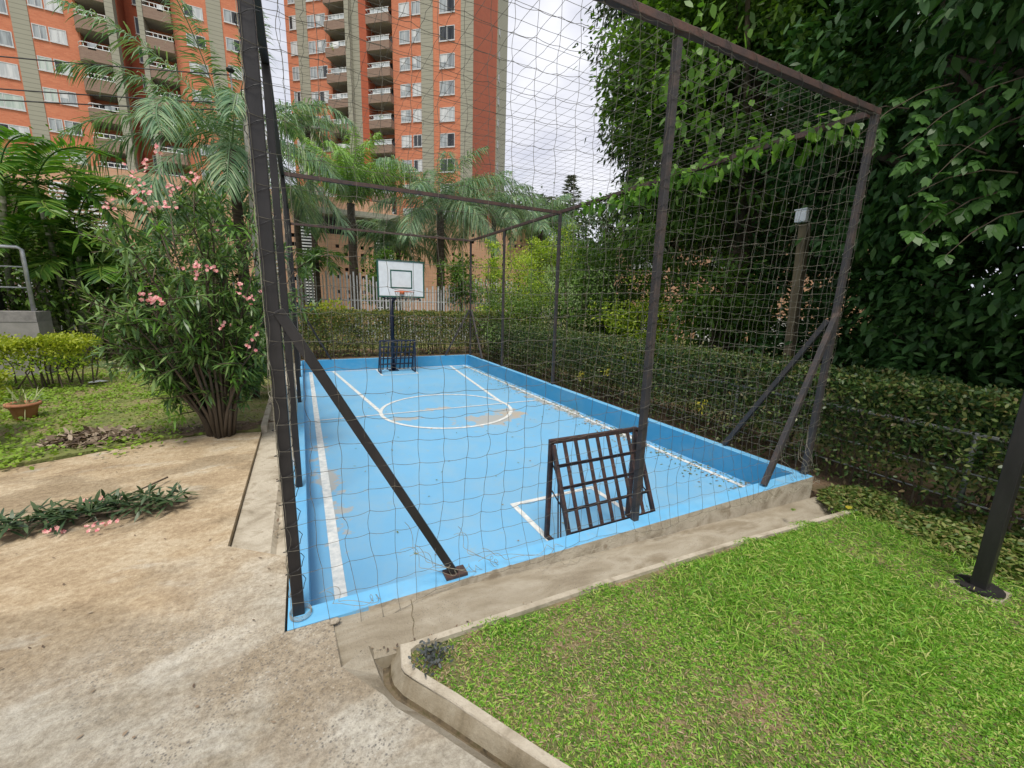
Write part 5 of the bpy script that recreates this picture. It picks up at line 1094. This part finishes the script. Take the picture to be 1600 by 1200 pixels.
MB().add(vs, [(i*20+k, i*20+(k+1) % 20, (i+1)*20+(k+1) % 20, (i+1)*20+k) for i in range(len(prf)-1) for k in range(20)]).build('pot', 'terra', pt, True)
lv = Leaves(); m = 26; lv.add(np.c_[rng.normal(0, .04, (m, 2)), np.full(m, .17)], rdir(m, 1.1), rdir(m), rng.uniform(.2, .42, m), .022, .25); lv.build('foliage', 'lfdrac', pt)
# striped border plants, each a rosette
bk = 0
for (px, py, s) in ((80, 520, .55), (110, 535, .5), (150, 540, .5), (180, 530, .6), (215, 545, .55), (240, 560, .6), (205, 565, .5), (170, 560, .5), (140, 555, .45), (262, 548, .55), (285, 560, .5), (60, 515, .5), (190, 505, .6), (130, 510, .5), (228, 522, .55)):
    d = ray(px, py+14); c = CAM+d*((.02-CAM[2])/d[2])
    if c[1] > 11.8: c = AR(px, py, 12.3); c[2] = .02
    t = thing('striped_plant', 'striped cream and green border plant %s' % ['left of the leaning areca trunk', 'at the foot of the areca trunks', 'between areca trunks and lawn', 'behind the lawn edge below the arecas', 'under the small areca palm', 'nearest the dark soil edge', 'close to the oleander leaves', 'beside the short areca trunk', 'in front of the areca clump', 'left of the oleander canopy', 'hidden behind the oleander canopy', 'beside the grey wall', 'behind the short areca palm', 'behind the upright areca trunk', 'halfway between arecas and oleander'][bk], 'border plant', c, 0, 'striped border plants'); bk += 1
    lv = Leaves(); m = 34; lv.add(np.c_[rng.normal(0, .07, (m, 2)), np.full(m, .0)], rdir(m, .75, .5), rdir(m, .6), rng.uniform(.5, 1, m)*s, .05, .5, .5); lv.build('foliage', 'lfdrac', t)
tag(MB().prism([(-6.5, 9.9), (-3.4, 9.7), (-2.2, 10.0), (-1.2, 10.9), (-1, 12.5), (-7, 13)], .0, .035).build('soil_bed', 'soil'), 'dark planting bed under the areca palms', 'soil', kind='structure')

# ---------------------------------------------------------------- poles
up = thing('utility_pole', 'weathered concrete utility pole behind the oleander', 'utility pole', (-.75, 11, -.05))
MB().tube([(0, 0, -.05), (.04, 0, 6.45)], [.15, .1], 12).build('pole', 'polecon', up, True)
cx_ = MB(); cx_.bar((-.35, -.13, 6.0), (.35, -.13, 6.0), .08, .08); cx_.bar((-.22, -.13, 6.04), (-.22, -.13, 6.75), .03, .03); cx_.bar((.16, -.13, 6.04), (.16, -.13, 6.75), .03, .03); cx_.bar((0, -.1, 5.4), (.3, -.13, 5.96), .03, .03)
cx_.build('bracket', 'galvdark', up)
for x, z in ((-.22, 6.75), (.16, 6.75), (-.35, 6.06), (0.02, 6.06)): MB().tube([(x, -.13, z), (x, -.13, z+.05), (x, -.13, z+.07), (x, -.13, z+.13)], [.04, .09, .09, .03], 10).build('insulator', 'black', up, True)
for k, (zt, y2, z2) in enumerate(((6.65, 14, 5.9), (6.05, 13.5, 5.1), (5.9, 13.5, 4.6))):
    q = np.linspace(0, 1, 30); P = [( -.97*(1-t_)+(-26)*t_, 10.87*(1-t_)+y2*t_, zt*(1-t_)+z2*t_+(-1.1*4*t_*(1-t_))*.5) for t_ in q]
    tag(MB().tube(P, .013, 5).build('overhead_wire', 'cable'), 'black overhead wire left of the pole, %s of the three' % ['topmost', 'middle one', 'lowest'][k], 'wire', 'overhead wires')
wp = thing('wooden_post', 'old wooden post behind the right hedge', 'wooden post', (7.0, 1.72, -.25)); MB().bar((0, 0, 0), (.02, .12, 3.1), .12, .12).build('shaft', 'wood', wp, bevel=.006)
wb_ = thing('junction_box', 'small white box on top of the wooden post', 'box', (6.93, 1.83, 2.86)); MB().box(-.09, .0, -.08, .08, 0, .17).build('body', 'white', wb_, bevel=.015); MB().box(-.1, .01, -.09, .09, .17, .185).build('lid', 'white', wb_)
lp = thing('lamp_post', 'dark square lamp post on a base plate at the right edge of the lawn', 'lamp post', (4.02, -1.31, -.165))
MB().bar((0, 0, 0), (0, 0, 3.4), .075, .075).build('shaft', 'char', lp, bevel=.004); MB().tube([(0, 0, -.03), (0, 0, .018)], .115, 20).build('base_plate', 'char', lp); MB().box(-.12, .12, -.12, .12, -.1, .004).build('footing', 'drain', lp, bevel=.01)
lh = MB(); lh.bar((0, 0, 3.35), (.5, -.2, 3.5), .05, .05); lh.box(.4, .8, -.35, -.12, 3.47, 3.55); lh.build('lamp_head', 'char', lp)
